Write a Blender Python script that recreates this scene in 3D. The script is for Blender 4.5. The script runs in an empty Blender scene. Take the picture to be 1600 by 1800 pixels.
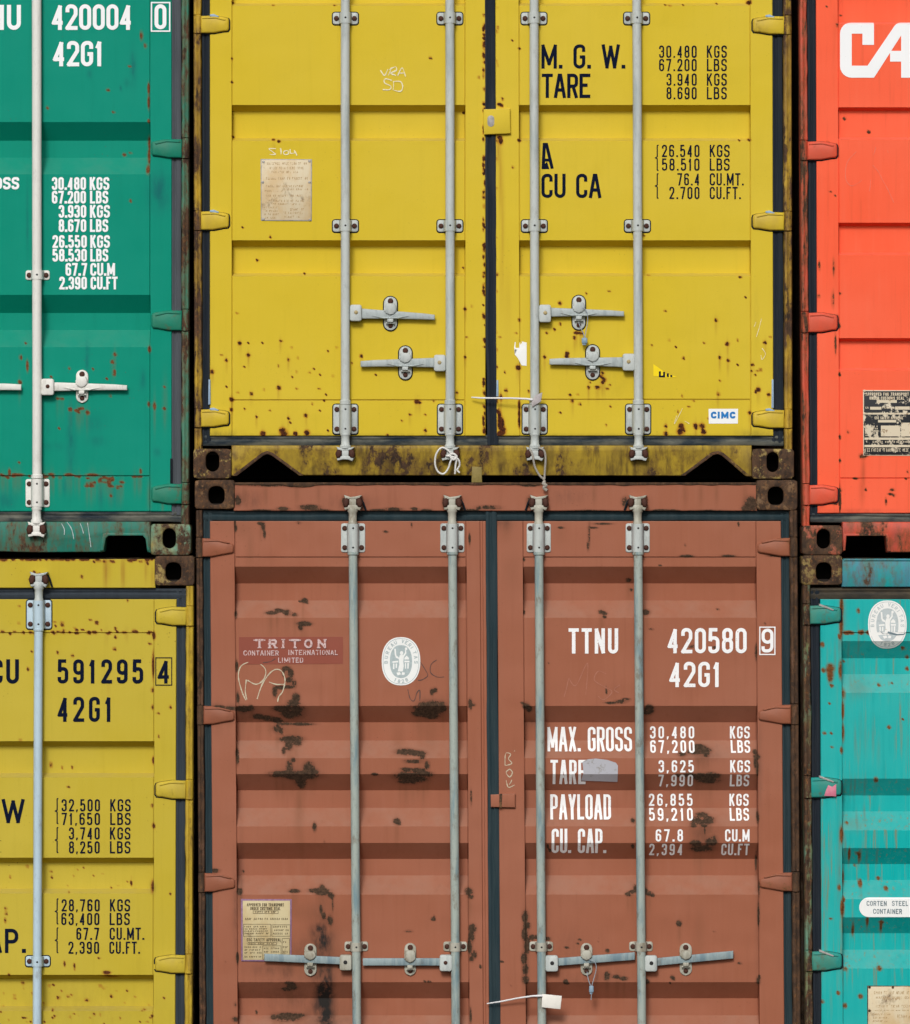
import bpy, bmesh, math, random
import numpy as np
from mathutils import Vector

random.seed(7)
C = bpy.context.scene
S = 0.00233            # metres per photo pixel at the container fronts
GY = 3200              # photo row of the ground, far below the frame
D_CAM = 22.0

# ------------------------------------------------------------------ camera, light, exposure
cam_d = bpy.data.cameras.new('camera')
cam = bpy.data.objects.new('camera', cam_d)
C.collection.objects.link(cam)
cam.location = (0, -D_CAM, (GY - 900) * S)
cam.rotation_euler = (math.radians(90), 0, 0)
cam_d.sensor_fit = 'VERTICAL'
cam_d.sensor_height = 24.0
cam_d.lens = 24.0 * D_CAM / (1800 * S)
cam_d.clip_start = 0.5
cam_d.clip_end = 500
C.camera = cam

SUN_EL, SUN_AZ = math.radians(33), math.radians(10)     # azimuth measured from straight behind the camera, to the left
w = bpy.data.worlds.new('World')
C.world = w
w.use_nodes = True
nt = w.node_tree
bg = nt.nodes['Background']
sky = nt.nodes.new('ShaderNodeTexSky')
sky.sky_type = 'NISHITA'
sky.sun_disc = False
sky.sun_elevation = SUN_EL
sky.sun_rotation = math.radians(180) + SUN_AZ
sky.dust_density = 4.0
sky.ozone_density = 0.8
hs = nt.nodes.new('ShaderNodeHueSaturation')
hs.inputs['Saturation'].default_value = 0.30
nt.links.new(sky.outputs[0], hs.inputs['Color'])
nt.links.new(hs.outputs[0], bg.inputs['Color'])
bg.inputs['Strength'].default_value = 0.06
sun_d = bpy.data.lights.new('sun', 'SUN')
sun_d.energy = 1.5
sun_d.angle = math.radians(14)
sun_d.color = (1.0, 0.985, 0.96)
sun = bpy.data.objects.new('sun', sun_d)
C.collection.objects.link(sun)
dirv = Vector((math.sin(SUN_AZ) * math.cos(SUN_EL), math.cos(SUN_AZ) * math.cos(SUN_EL), -math.sin(SUN_EL)))
sun.rotation_euler = dirv.to_track_quat('-Z', 'Y').to_euler()
sun.location = (-3, -15, 20)
C.view_settings.view_transform = 'Standard'
C.view_settings.look = 'None'
C.view_settings.gamma = 1.0
C.view_settings.exposure = 0.42
C.view_settings.use_curve_mapping = False

# ------------------------------------------------------------------ materials
def srgb(r, g, b, k=1.0):
    f = lambda c: (c / 255 / 12.92 if c / 255 <= 0.04045 else ((c / 255 + 0.055) / 1.055) ** 2.4) * k
    return (f(r), f(g), f(b))

class NT:
    def __init__(self, name):
        self.m = bpy.data.materials.new(name)
        self.m.use_nodes = True
        self.t = self.m.node_tree
        self.b = self.t.nodes['Principled BSDF']
        self.b.inputs['Specular IOR Level'].default_value = 0.22
        self.tc = self.t.nodes.new('ShaderNodeTexCoord')
    def n(self, typ, **kw):
        x = self.t.nodes.new(typ)
        for k, v in kw.items():
            if k in x.inputs: x.inputs[k].default_value = v
            else: setattr(x, k, v)
        return x
    def l(self, a, b): self.t.links.new(a, b)
    def val(self, v, sock):
        if isinstance(v, (int, float)): sock.default_value = v
        elif isinstance(v, tuple): sock.default_value = (*v, 1) if len(v) == 3 else v
        else: self.l(v, sock)
    def noise(self, scale, stretch=(1, 1, 1), detail=5, rough=0.6, off=0.0):
        mp = self.n('ShaderNodeMapping')
        self.l(self.tc.outputs['Object'], mp.inputs['Vector'])
        mp.inputs['Scale'].default_value = stretch
        mp.inputs['Location'].default_value = (off, off * 1.7, off * 0.6)
        t = self.n('ShaderNodeTexNoise', Scale=scale, Detail=detail, Roughness=rough)
        self.l(mp.outputs[0], t.inputs['Vector'])
        return t.outputs['Fac']
    def ramp(self, fac, lo, hi, a=0.0, b=1.0):
        r = self.n('ShaderNodeMapRange', clamp=True)
        r.interpolation_type = 'SMOOTHSTEP'
        self.val(fac, r.inputs['Value'])
        r.inputs['From Min'].default_value = lo
        r.inputs['From Max'].default_value = hi
        r.inputs['To Min'].default_value = a
        r.inputs['To Max'].default_value = b
        return r.outputs[0]
    def math(self, op, a, b=0.0, clamp=False):
        x = self.n('ShaderNodeMath', operation=op, use_clamp=clamp)
        self.val(a, x.inputs[0]); self.val(b, x.inputs[1])
        return x.outputs[0]
    def mix(self, fac, a, b, blend='MIX'):
        x = self.n('ShaderNodeMix', data_type='RGBA', blend_type=blend)
        self.val(fac, x.inputs[0]); self.val(a, x.inputs[6]); self.val(b, x.inputs[7])
        return x.outputs[2]
    def attr(self, name):
        return self.n('ShaderNodeAttribute', attribute_name=name).outputs['Fac']
    def bump(self, h, strength, dist=0.002):
        b = self.n('ShaderNodeBump', Strength=strength, Distance=dist)
        self.l(h, b.inputs['Height']); self.l(b.outputs[0], self.b.inputs['Normal'])
    def out(self, col, rough):
        self.val(col, self.b.inputs['Base Color']); self.val(rough, self.b.inputs['Roughness'])
        return self.m

R_DARK, R_MID, R_OR = (0.033, 0.021, 0.015), (0.092, 0.050, 0.028), (0.30, 0.125, 0.035)

def rust_color(k, off=0.0, orange=0.35):
    a = k.noise(26, (1, 1, 0.6), 7, 0.7, off + 3)
    b = k.noise(75, (1, 1, 1), 5, 0.7, off + 9)
    c = k.mix(k.ramp(a, 0.35, 0.62), R_DARK, R_MID)
    return k.mix(k.math('MULTIPLY', k.ramp(b, 0.52, 0.72), orange), c, R_OR)

def paint(name, col, faded, fade=0.35, streak=0.25, rustdark=(0.035, 0.014, 0.008), rustlite=(0.10, 0.04, 0.018), halo=(0.30, 0.12, 0.02),
          halo_amt=0.6, dustup=0.15, stain=(0.16, 0.07, 0.02), grime=(0.024, 0.021, 0.019), speck=0.0, run=0.0, run_col=(0.2, 0.1, 0.03), off=0.0, rough=0.55, ragged=1.1):
    k = NT(name)
    k.b.inputs['Specular IOR Level'].default_value = 0.08
    n1 = k.noise(1.6, (1, 1, 1), 4, 0.55, off)
    n2 = k.noise(9, (1, 1, 0.9), 6, 0.65, off + 2)
    st = k.noise(7, (6, 6, 0.35), 6, 0.6, off + 5)
    c = k.mix(k.math('MULTIPLY', k.ramp(n1, 0.3, 0.7), fade), col, faded)
    c = k.mix(k.math('MULTIPLY', k.ramp(st, 0.5, 0.75), streak), c, faded)
    dirty = k.math('MULTIPLY', k.ramp(st, 0.48, 0.25), streak * 0.7)
    c = k.mix(dirty, c, tuple(x * 0.62 for x in col))
    dust = k.math('MULTIPLY', k.ramp(n2, 0.5, 0.8), 0.16)
    c = k.mix(dust, c, tuple(x * 0.72 + 0.006 for x in col))
    grain = k.noise(420, (1, 1, 1), 2, 0.5, off)
    c = k.mix(0.16, c, k.mix(grain, tuple(x * 0.55 for x in col), tuple(min(1, x * 1.5) for x in col)))
    if dustup > 0:                                     # pale dust lying on ledges
        gm = k.n('ShaderNodeNewGeometry'); sp = k.n('ShaderNodeSeparateXYZ'); k.l(gm.outputs['Normal'], sp.inputs[0])
        du = k.math('MULTIPLY', k.ramp(sp.outputs['Z'], 0.25, 0.6), k.ramp(n2, 0.3, 0.7, 0.4, 1.2))
        c = k.mix(k.math('MULTIPLY', du, dustup, True), c, (0.36, 0.32, 0.26))
    if run > 0:                                        # rust runs down the sheet
        rn = k.noise(14, (5.5, 5.5, 0.22), 6, 0.65, off + 11)
        area = k.noise(1.9, (1, 1, 0.6), 3, 0.5, off + 4)
        c = k.mix(k.math('MULTIPLY', k.math('MULTIPLY', k.ramp(rn, 0.54, 0.70), k.ramp(area, 0.36, 0.62)), run), c, run_col)
    if speck > 0:
        v = k.n('ShaderNodeTexVoronoi', Scale=46.0)
        k.l(k.tc.outputs['Object'], v.inputs['Vector'])
        a = k.noise(2.6, (1, 1, 1), 3, 0.5, off + 8)
        m = k.math('MULTIPLY', k.ramp(v.outputs['Distance'], 0.16, 0.07), k.ramp(a, 0.5, 0.72))
        c = k.mix(k.math('MULTIPLY', m, speck), c, rustdark)
    sa = k.math('MULTIPLY', k.attr('stain'), k.ramp(st, 0.3, 0.65, 0.55, 1.0), True)
    c = k.mix(sa, c, stain)
    gn = k.noise(34, (1, 1, 0.35), 6, 0.7, off + 1)
    ga = k.math('MULTIPLY', k.attr('grime'), k.ramp(gn, 0.3, 0.62, 0.3, 1.15), True)
    c = k.mix(ga, c, grime)
    ra = k.attr('rust')
    c = k.mix(k.math('MULTIPLY', k.ramp(ra, 0.05, 0.42), halo_amt), c, halo)
    rn = k.math('ADD', k.math('MULTIPLY', k.noise(38, (1, 1, 0.8), 8, 0.74, off + 6), 0.62), k.math('MULTIPLY', k.noise(150, (1, 1, 1), 4, 0.6, off + 16), 0.38))
    rm = k.math('MULTIPLY', ra, k.ramp(rn, 0.25, 0.75, 1 - ragged * 0.55, 1 + ragged * 0.55))
    rm = k.ramp(rm, 0.34, 0.56)
    c = k.mix(rm, c, k.mix(k.ramp(k.noise(90, (1, 1, 1), 6, 0.75, off), 0.38, 0.66), rustdark, rustlite))
    k.bump(k.math('ADD', k.math('MULTIPLY', k.noise(160, (1, 1, 1), 3, 0.5, off), 0.25), k.math('MULTIPLY', rm, 0.6)), 0.22, 0.0012)
    return k.out(c, k.math('ADD', k.math('MULTIPLY', rm, 0.4), k.ramp(n2, 0.2, 0.8, rough - 0.06, rough + 0.12)))

def rusty(name, col, amount=0.5, off=0.0, faded=None, orange=0.35, stretch=(1, 1, 0.45), scale=9, runs=0.0):
    """painted steel worn through to rust"""
    k = NT(name)
    n = k.noise(scale, stretch, 9, 0.68, off)
    f = k.noise(scale * 6, (1, 1, 0.7), 6, 0.7, off + 7)
    v = k.math('ADD', k.math('MULTIPLY', n, 0.72), k.math('MULTIPLY', f, 0.28))
    thr = 0.66 - 0.34 * amount
    m = k.ramp(v, thr, thr + 0.05)
    halo = k.ramp(v, thr - 0.09, thr + 0.02)
    base = k.mix(k.ramp(k.noise(14, (1, 1, 0.5), 5, 0.6, off + 3), 0.35, 0.7), col, faded or tuple(x * 0.6 + 0.03 for x in col))
    c = k.mix(k.math('MULTIPLY', halo, 0.55), base, (0.13, 0.065, 0.022))
    if runs > 0:
        rn = k.noise(10, (3.2, 3.2, 0.55), 6, 0.62, off + 13)
        ar = k.noise(5, (1, 1, 0.9), 4, 0.6, off + 17)
        c = k.mix(k.math('MULTIPLY', k.math('MULTIPLY', k.ramp(rn, 0.40, 0.68), k.ramp(ar, 0.38, 0.6)), runs), c, (0.075, 0.045, 0.018))
    c = k.mix(m, c, rust_color(k, off, orange))
    k.bump(k.math('ADD', f, k.math('MULTIPLY', m, -0.5)), 0.35, 0.002)
    return k.out(c, k.ramp(m, 0, 1, 0.5, 0.85))

def metal_paint(name, col, worn, amt=0.4, off=0.0, dirt=0.15, metallic=0.0):
    k = NT(name)
    a = k.noise(70, (1, 1, 0.5), 6, 0.7, off)
    b = k.noise(9, (3, 3, 0.35), 6, 0.65, off + 4)
    g = k.noise(300, (1, 1, 1), 3, 0.6, off + 2)
    c = k.mix(k.math('MULTIPLY', k.ramp(b, 0.45, 0.68), amt), col, worn)
    c = k.mix(k.math('MULTIPLY', k.ramp(a, 0.52, 0.7), amt * 0.6), c, tuple(x * 0.55 for x in col))
    c = k.mix(0.14, c, k.mix(g, tuple(x * 0.5 for x in col), tuple(min(1, x * 1.4) for x in col)))
    c = k.mix(k.math('MULTIPLY', k.ramp(k.noise(20, (1, 1, 0.5), 6, 0.72, off + 6), 0.54, 0.68), dirt), c, (0.15, 0.10, 0.055))
    k.b.inputs['Metallic'].default_value = metallic
    k.bump(a, 0.12, 0.001)
    return k.out(c, k.ramp(a, 0.3, 0.7, 0.38, 0.6))

def plain(name, col, rough=0.6, var=0.25, scale=30, off=0.0, stretch=(1, 1, 1), alt=None, spec=0.22):
    k = NT(name)
    k.b.inputs['Specular IOR Level'].default_value = spec
    n = k.noise(scale, stretch, 6, 0.65, off)
    c = k.mix(k.math('MULTIPLY', k.ramp(n, 0.35, 0.7), var), col, alt or tuple(x * 0.45 for x in col))
    k.bump(n, 0.12, 0.001)
    return k.out(c, rough)

def worn_print(name, col, under, wear=0.3, scale=60, off=0.0):
    k = NT(name)
    n = k.noise(scale, (1, 1, 1), 7, 0.72, off)
    c = k.mix(k.ramp(n, 0.70 - wear * 0.4, 0.74 - wear * 0.4), col, under)
    return k.out(c, 0.55)

M = {}
M['yellow'] = paint('yellow_paint', (0.62, 0.455, 0.028), (0.64, 0.48, 0.055), 0.5, 0.14, off=1, stain=(0.34, 0.15, 0.02), halo=(0.42, 0.17, 0.015), halo_amt=0.75, speck=0.25, rustdark=(0.028, 0.012, 0.010), rustlite=(0.12, 0.035, 0.010), ragged=1.0)
M['yellow_old'] = paint('aged_yellow_paint', (0.505, 0.385, 0.032), (0.53, 0.42, 0.062), 0.6, 0.25, off=21, stain=(0.30, 0.13, 0.02), halo=(0.36, 0.15, 0.02), halo_amt=0.7, speck=0.8, rustdark=(0.06, 0.02, 0.01), rustlite=(0.17, 0.06, 0.02), ragged=0.8)
M['brown'] = paint('brown_oxide_paint', (0.320, 0.112, 0.062), (0.35, 0.14, 0.088), 0.6, 0.36, off=41, halo=(0.16, 0.06, 0.035), halo_amt=0.5, stain=(0.17, 0.07, 0.035), speck=0.25, rustdark=(0.042, 0.027, 0.018), rustlite=(0.092, 0.054, 0.034), ragged=1.3)
M['green'] = paint('green_paint', (0.001, 0.245, 0.165), (0.006, 0.265, 0.190), 0.5, 0.25, dustup=0.06, off=61, halo=(0.12, 0.12, 0.05), halo_amt=0.55, speck=0.4, rustdark=(0.10, 0.035, 0.015), rustlite=(0.19, 0.075, 0.03), grime=(0.006, 0.12, 0.12), ragged=0.9)
M['red'] = paint('orange_red_paint', (0.93, 0.115, 0.048), (0.93, 0.16, 0.085), 0.5, 0.4, off=81, halo=(0.4, 0.08, 0.03), halo_amt=0.5, speck=0.15, rustdark=(0.05, 0.02, 0.012), rustlite=(0.12, 0.06, 0.03), stain=(0.42, 0.075, 0.03))
M['teal'] = paint('turquoise_paint', (0.003, 0.385, 0.375), (0.05, 0.42, 0.385), 0.6, 0.55, off=101, halo=(0.16, 0.11, 0.04), halo_amt=0.7, speck=0.1, run=0.85, run_col=(0.20, 0.20, 0.105), rustdark=(0.11, 0.04, 0.015), rustlite=(0.22, 0.09, 0.03), stain=(0.17, 0.09, 0.035))
M['f_yellow'] = rusty('rusty_yellow_frame', (0.50, 0.33, 0.03), 0.52, 2, (0.33, 0.21, 0.03), stretch=(1.6, 1.6, 0.3), scale=10, runs=0.55)
M['f_yellow_post'] = rusty('chipped_yellow_post', (0.50, 0.32, 0.03), 0.45, 4, (0.28, 0.16, 0.03), 0.6, (2.2, 2.2, 0.5), 9, 0.8)
M['f_yellow_rail'] = rusty('stained_yellow_rail', (0.44, 0.30, 0.03), 0.33, 6, (0.27, 0.18, 0.03), 0.35, (1.3, 1.3, 0.8), 8, 0.9)
M['f_yellow_rim'] = rusty('rust_eaten_cutout_rim', (0.34, 0.22, 0.04), 0.66, 36, (0.20, 0.13, 0.035), 0.5, (1, 1, 1), 12, 0.5)
M['f_yellow_old'] = rusty('scratched_yellow_post', (0.545, 0.38, 0.03), 0.22, 22, (0.40, 0.26, 0.03), 0.5, (2.6, 2.6, 0.45), 9, 0.4)
M['f_brown'] = rusty('rusted_brown_frame', (0.15, 0.065, 0.045), 0.78, 42, None, 0.4, (1.2, 1.2, 0.75), 13)
M['f_green'] = rusty('chipped_green_frame', (0.03, 0.19, 0.125), 0.46, 62, (0.09, 0.20, 0.13), 0.6, (2, 2, 0.6), 9, 0.35)
M['f_green_rail'] = rusty('rust_streaked_green_rail', (0.015, 0.19, 0.14), 0.36, 66, (0.05, 0.20, 0.15), 0.6, (2.2, 2.2, 0.6), 7, 0.4)
M['f_red'] = rusty('chipped_red_frame', (0.58, 0.085, 0.045), 0.42, 82, (0.45, 0.10, 0.06), 0.5, (3.2, 3.2, 0.4), 9, 0.2)
M['f_red_rail'] = rusty('rusty_red_rail', (0.62, 0.085, 0.045), 0.30, 86, None, 0.4, (1.4, 1.4, 0.8), 8, 0.25)
M['f_teal'] = rusty('rusty_turquoise_frame', (0.09, 0.27, 0.20), 0.62, 102, (0.20, 0.24, 0.10), 0.8, (2.2, 2.2, 0.5), 10, 0.6)
M['f_teal_rail'] = rusty('patchy_turquoise_header', (0.01, 0.30, 0.30), 0.30, 106, (0.06, 0.22, 0.30), 0.7, (2, 2, 0.8), 5, 0.3)
M['h_yellow'] = rusty('worn_yellow_hinge', (0.60, 0.43, 0.03), 0.05, 3, (0.50, 0.35, 0.04), 0.5, (1, 1, 1), 14)
M['h_brown'] = rusty('worn_brown_hinge', (0.30, 0.10, 0.052), 0.10, 43, (0.26, 0.095, 0.055), 0.3, (1, 1, 1), 14)
M['h_green'] = rusty('worn_green_hinge', (0.006, 0.195, 0.125), 0.08, 63, (0.03, 0.19, 0.12), 0.5, (1, 1, 1), 14)
M['h_yellow_old'] = rusty('worn_dull_yellow_hinge', (0.53, 0.40, 0.035), 0.08, 24, (0.47, 0.35, 0.045), 0.5, (1, 1, 1), 14)
M['h_red'] = rusty('worn_red_hinge', (0.72, 0.092, 0.045), 0.05, 83, (0.60, 0.10, 0.055), 0.4, (1, 1, 1), 14)
M['h_teal'] = rusty('worn_turquoise_hinge', (0.012, 0.27, 0.24), 0.16, 103, (0.06, 0.23, 0.17), 0.6, (1, 1, 1), 14)
M['cast_brown'] = rusty('rusted_corner_casting', (0.24, 0.13, 0.06), 0.74, 8, None, 0.5, (1, 1, 1), 14)
M['cast_yellow'] = rusty('corner_casting_yellow_flakes', (0.55, 0.42, 0.12), 0.66, 12, None, 0.45, (1, 1, 1), 14)
M['cast_green'] = rusty('corner_casting_green_flakes', (0.12, 0.30, 0.21), 0.50, 68, (0.3, 0.22, 0.06), 0.5, (1, 1, 1), 13)
M['cast_red'] = rusty('corner_casting_red_flakes', (0.62, 0.12, 0.07), 0.64, 88, None, 0.4, (1.3, 1.3, 0.8), 13)
M['cast_teal'] = rusty('corner_casting_ochre_flakes', (0.36, 0.27, 0.08), 0.66, 108, None, 0.6, (1, 1, 1), 14)
M['zinc'] = metal_paint('zinc_white_rod', (0.50, 0.535, 0.515), (0.29, 0.34, 0.345), 0.7, 1)
M['zinc_bar'] = metal_paint('dull_zinc_bar', (0.41, 0.455, 0.45), (0.25, 0.31, 0.325), 0.8, 11, 0.2)
M['brass'] = plain('brass_rivet', (0.42, 0.33, 0.16), 0.4, 0.3, 100)
M['zinc_blue'] = metal_paint('pale_blue_grey_rod', (0.36, 0.41, 0.37), (0.15, 0.245, 0.28), 0.95, 5, 0.6)
M['zinc_handle'] = metal_paint('weathered_blue_grey_bar', (0.28, 0.35, 0.36), (0.12, 0.19, 0.235), 0.9, 15, 0.35)
M['zinc_dirty'] = metal_paint('tarnished_fitting', (0.44, 0.43, 0.36), (0.24, 0.22, 0.16), 0.8, 25, 0.5)
M['white'] = metal_paint('white_rod_paint', (0.74, 0.73, 0.68), (0.62, 0.62, 0.58), 0.4, 9, 0.2)
M['sky_rod'] = metal_paint('light_blue_rod', (0.47, 0.60, 0.68), (0.32, 0.42, 0.50), 0.5, 29, 0.3)
M['bolt'] = plain('rusty_bolt', (0.075, 0.028, 0.018), 0.7, 0.7, 200)
M['hole_shade'] = plain('painted_hole_shade', (0.03, 0.03, 0.03), 0.9)  # dark paint for raised discs, standing in for the shade of small openings
M['seal'] = plain('black_sealant', (0.012, 0.016, 0.021), 0.8, spec=0.08)
M['rubber'] = plain('black_rubber', (0.017, 0.023, 0.032), 0.55, 0.5, 12, 3, (3, 3, 0.3), (0.032, 0.036, 0.042), spec=0.08)
M['rubber_green'] = plain('blue_black_rubber', (0.022, 0.040, 0.048), 0.6, 0.6, 12, 5, (3, 3, 0.3), (0.042, 0.060, 0.066), spec=0.08)
M['rubber_grey'] = plain('grey_rubber', (0.088, 0.098, 0.112), 0.6, 0.5, 12, 7, (3, 3, 0.3), (0.055, 0.06, 0.066), spec=0.08)
M['rubber_slate'] = plain('slate_rubber', (0.042, 0.053, 0.066), 0.6, 0.5, 12, 7, (3, 3, 0.3), (0.028, 0.034, 0.042), spec=0.08)
M['rubber_scuffed'] = plain('scuffed_gasket', (0.020, 0.030, 0.040), 0.7, 0.9, 13, 33, (0.45, 1, 1.5), (0.155, 0.155, 0.125), spec=0.08)
M['rubber_brown'] = plain('rust_stained_gasket', (0.040, 0.037, 0.032), 0.7, 0.9, 14, 35, (0.6, 1, 1.3), (0.095, 0.074, 0.048), spec=0.08)
M['ink_navy'] = plain('navy_paint_lettering', (0.005, 0.009, 0.026), 0.8, 0.3, 120, spec=0.04)
M['ink_white'] = worn_print('white_lettering', (0.86, 0.87, 0.88), (0.55, 0.52, 0.50), 0.10, 120)
M['ink_worn'] = worn_print('chipped_white_lettering', (0.87, 0.87, 0.87), (0.50, 0.30, 0.24), 0.22, 130, 2)
M['chalk'] = worn_print('chalk_marks', (0.78, 0.73, 0.50), (0.62, 0.47, 0.10), 0.35, 260)
M['chalk_brown'] = worn_print('pale_chalk_marks', (0.56, 0.50, 0.36), (0.34, 0.17, 0.09), 0.35, 300)
M['pencil'] = plain('dark_pencil_scrawl', (0.10, 0.062, 0.055), 0.6, 0.4, 200)
M['faint'] = plain('faint_scratch', (0.43, 0.175, 0.115), 0.6, 0.4, 200)
M['pale_red'] = plain('pale_scratch_on_red', (0.84, 0.19, 0.115), 0.5, 0.3, 200)
M['body'] = rusty('container_wall', (0.12, 0.10, 0.08), 0.6, 3)
M['under'] = plain('dirty_shade_black', (0.016, 0.012, 0.010), 0.9, 0.5, 12)  # dirt taken near black, so the shade of gaps and cavities is in the colour
M['plate_cream'] = rusty('cream_stained_plate', (0.66, 0.57, 0.40), 0.10, 91, (0.60, 0.44, 0.24), 0.3, (1, 1, 1), 10)
M['plate_aged'] = rusty('aged_cream_plate', (0.58, 0.49, 0.29), 0.08, 95, (0.50, 0.38, 0.19), 0.2, (1, 1, 1), 16)
M['plate_rim'] = plain('grey_plate_rim', (0.42, 0.40, 0.38), 0.5, 0.6, 60)
M['purple'] = plain('purple_tape_edge', (0.30, 0.17, 0.28), 0.6, 0.6, 80)
M['print_tan'] = worn_print('tan_engraving', (0.36, 0.22, 0.09), (0.62, 0.50, 0.32), 0.5, 90)
M['print_dark'] = worn_print('dark_engraving', (0.09, 0.065, 0.03), (0.45, 0.36, 0.19), 0.25, 160)
M['plate_black'] = worn_print('flaking_black_plate', (0.016, 0.018, 0.022), (0.66, 0.58, 0.44), 0.40, 26, 5)
M['plate_ivory'] = worn_print('ivory_plate', (0.66, 0.57, 0.42), (0.34, 0.24, 0.14), 0.3, 60, 3)
M['sticker'] = worn_print('white_sticker', (0.83, 0.84, 0.82), (0.62, 0.60, 0.52), 0.12, 24)
M['sticker_grey'] = plain('grey_green_print', (0.43, 0.51, 0.52), 0.5, 0.3, 80)
M['sticker_old'] = worn_print('weathered_sticker', (0.83, 0.83, 0.80), (0.62, 0.56, 0.46), 0.2, 20, 4)
M['print_faded'] = plain('faded_grey_print', (0.52, 0.58, 0.59), 0.5, 0.3, 80)
M['print_slate'] = plain('slate_grey_print', (0.16, 0.22, 0.25), 0.5, 0.3, 80)
M['decal'] = plain('red_brown_decal', (0.265, 0.068, 0.042), 0.5, 0.25, 8, 2, (1, 1, 1), (0.22, 0.06, 0.04))
M['decal_ink'] = worn_print('faded_lilac_print', (0.60, 0.44, 0.43), (0.36, 0.15, 0.11), 0.42, 120, 6)
M['blue_print'] = plain('blue_print', (0.012, 0.19, 0.52), 0.4, 0.15, 60)
M['tape_silver'] = worn_print('grey_tape', (0.42, 0.42, 0.46), (0.30, 0.29, 0.28), 0.3, 40)
M['tape_pink'] = plain('pink_tape', (0.58, 0.16, 0.24), 0.45, 0.4, 60, 0, (1, 1, 1), (0.70, 0.32, 0.38))
M['tape_yellow'] = plain('yellow_tape', (0.26, 0.20, 0.06), 0.6, 0.4, 60)
M['hazard'] = plain('bright_yellow_sticker', (0.88, 0.66, 0.004), 0.4, 0.1)
M['plastic'] = plain('white_plastic', (0.74, 0.74, 0.75), 0.35, 0.12)
M['plastic_lilac'] = plain('grey_lilac_tag', (0.46, 0.42, 0.42), 0.45, 0.4, 60)
M['tag_white'] = plain('white_tag', (0.82, 0.79, 0.72), 0.5, 0.15)
M['cord_white'] = plain('white_cord', (0.74, 0.73, 0.70), 0.8, 0.3, 200)
M['cord_grey'] = plain('dirty_grey_cord', (0.40, 0.37, 0.32), 0.9, 0.5, 200)
M['steel'] = plain('blue_grey_seal', (0.23, 0.33, 0.42), 0.35, 0.3, 100)
M['wire'] = plain('steel_wire', (0.32, 0.36, 0.40), 0.35, 0.3, 100)
M['strip'] = plain('light_blue_strip', (0.30, 0.42, 0.55), 0.5, 0.3, 60)

# ------------------------------------------------------------------ mesh helpers (photo pixels -> metres)
ORG = Vector((0, 0, 0))
def W(x, y, d):
    return Vector(((x - 800) * S, -d, (GY - y) * S)) - ORG

def link(o, parent):
    C.collection.objects.link(o)
    if parent is not None: o.parent = parent
    return o

def mk(name, bm, mats, parent=None, sharp=35):
    me = bpy.data.meshes.new(name)
    bm.normal_update()
    bm.to_mesh(me); bm.free()
    for m in (mats if isinstance(mats, (list, tuple)) else [mats]): me.materials.append(M[m])
    me.shade_smooth()
    me.set_sharp_from_angle(angle=math.radians(sharp))
    return link(bpy.data.objects.new(name, me), parent)

def thing(name, label, cat, x, y, d=0.0, group=None):
    global ORG
    ORG = Vector((0, 0, 0))
    p = W(x, y, d)
    o = bpy.data.objects.new(name, None)
    o.empty_display_size = 0.2
    o.location = p
    o['label'] = label; o['category'] = cat
    if group: o['group'] = group
    link(o, None)
    ORG = p
    return o

def rrect(x0, x1, y0, y1, r, n=5):
    r = min(r, (x1 - x0) / 2, (y1 - y0) / 2)
    pts = []
    for cx, cy, a0 in ((x1 - r, y0 + r, -90), (x1 - r, y1 - r, 0), (x0 + r, y1 - r, 90), (x0 + r, y0 + r, 180)):
        for i in range(n + 1):
            a = math.radians(a0 + 90 * i / n)
            pts.append((cx + r * math.cos(a), cy + r * math.sin(a)))
    return pts

def area2(p):
    return sum(p[i][0] * p[(i + 1) % len(p)][1] - p[(i + 1) % len(p)][0] * p[i][1] for i in range(len(p)))

def inset(p, b):
    n = len(p); s = 1 if area2(p) > 0 else -1
    out = []
    for i in range(n):
        a, c, e = p[i - 1], p[i], p[(i + 1) % n]
        d1 = Vector((c[0] - a[0], c[1] - a[1])); d2 = Vector((e[0] - c[0], e[1] - c[1]))
        if d1.length < 1e-6 or d2.length < 1e-6: out.append(c); continue
        d1.normalize(); d2.normalize()
        n1 = Vector((-d1.y, d1.x)) * s; n2 = Vector((-d2.y, d2.x)) * s
        m = n1 + n2
        if m.length < 1e-4: out.append(c); continue
        m = m / max(0.35, m.dot(n1))
        out.append((c[0] + m.x * b, c[1] + m.y * b))
    return out

def prism(bm, p, d0, d1, bev=1.0, mi=0):
    """outline p (pixels) extruded from depth d0 out to d1 with a chamfered front edge"""
    if area2(p) < 0: p = p[::-1]
    rings = [(p, d0)]
    if bev > 0: rings += [(p, d1 - bev * S), (inset(p, bev * 0.45), d1 - bev * S * 0.3), (inset(p, bev), d1)]
    else: rings += [(p, d1)]
    vs = [[bm.verts.new(W(x, y, d)) for x, y in q] for q, d in rings]
    n = len(p)
    for a, b in zip(vs, vs[1:]):
        for i in range(n):
            f = bm.faces.new((a[i], b[i], b[(i + 1) % n], a[(i + 1) % n])); f.material_index = mi
    f = bm.faces.new(vs[-1][::-1]); f.material_index = mi
    return vs

def box(bm, x0, x1, y0, y1, d0, d1, bev=1.0, mi=0):
    return prism(bm, [(x0, y0), (x1, y0), (x1, y1), (x0, y1)], d0, d1, bev, mi)

def disc(bm, x, y, r, d0, d1, mi=0, n=10, dome=0.35):
    p = [(x + r * math.cos(2 * math.pi * i / n), y + r * math.sin(2 * math.pi * i / n)) for i in range(n)]
    return prism(bm, p, d0, d1, r * dome, mi)

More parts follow.
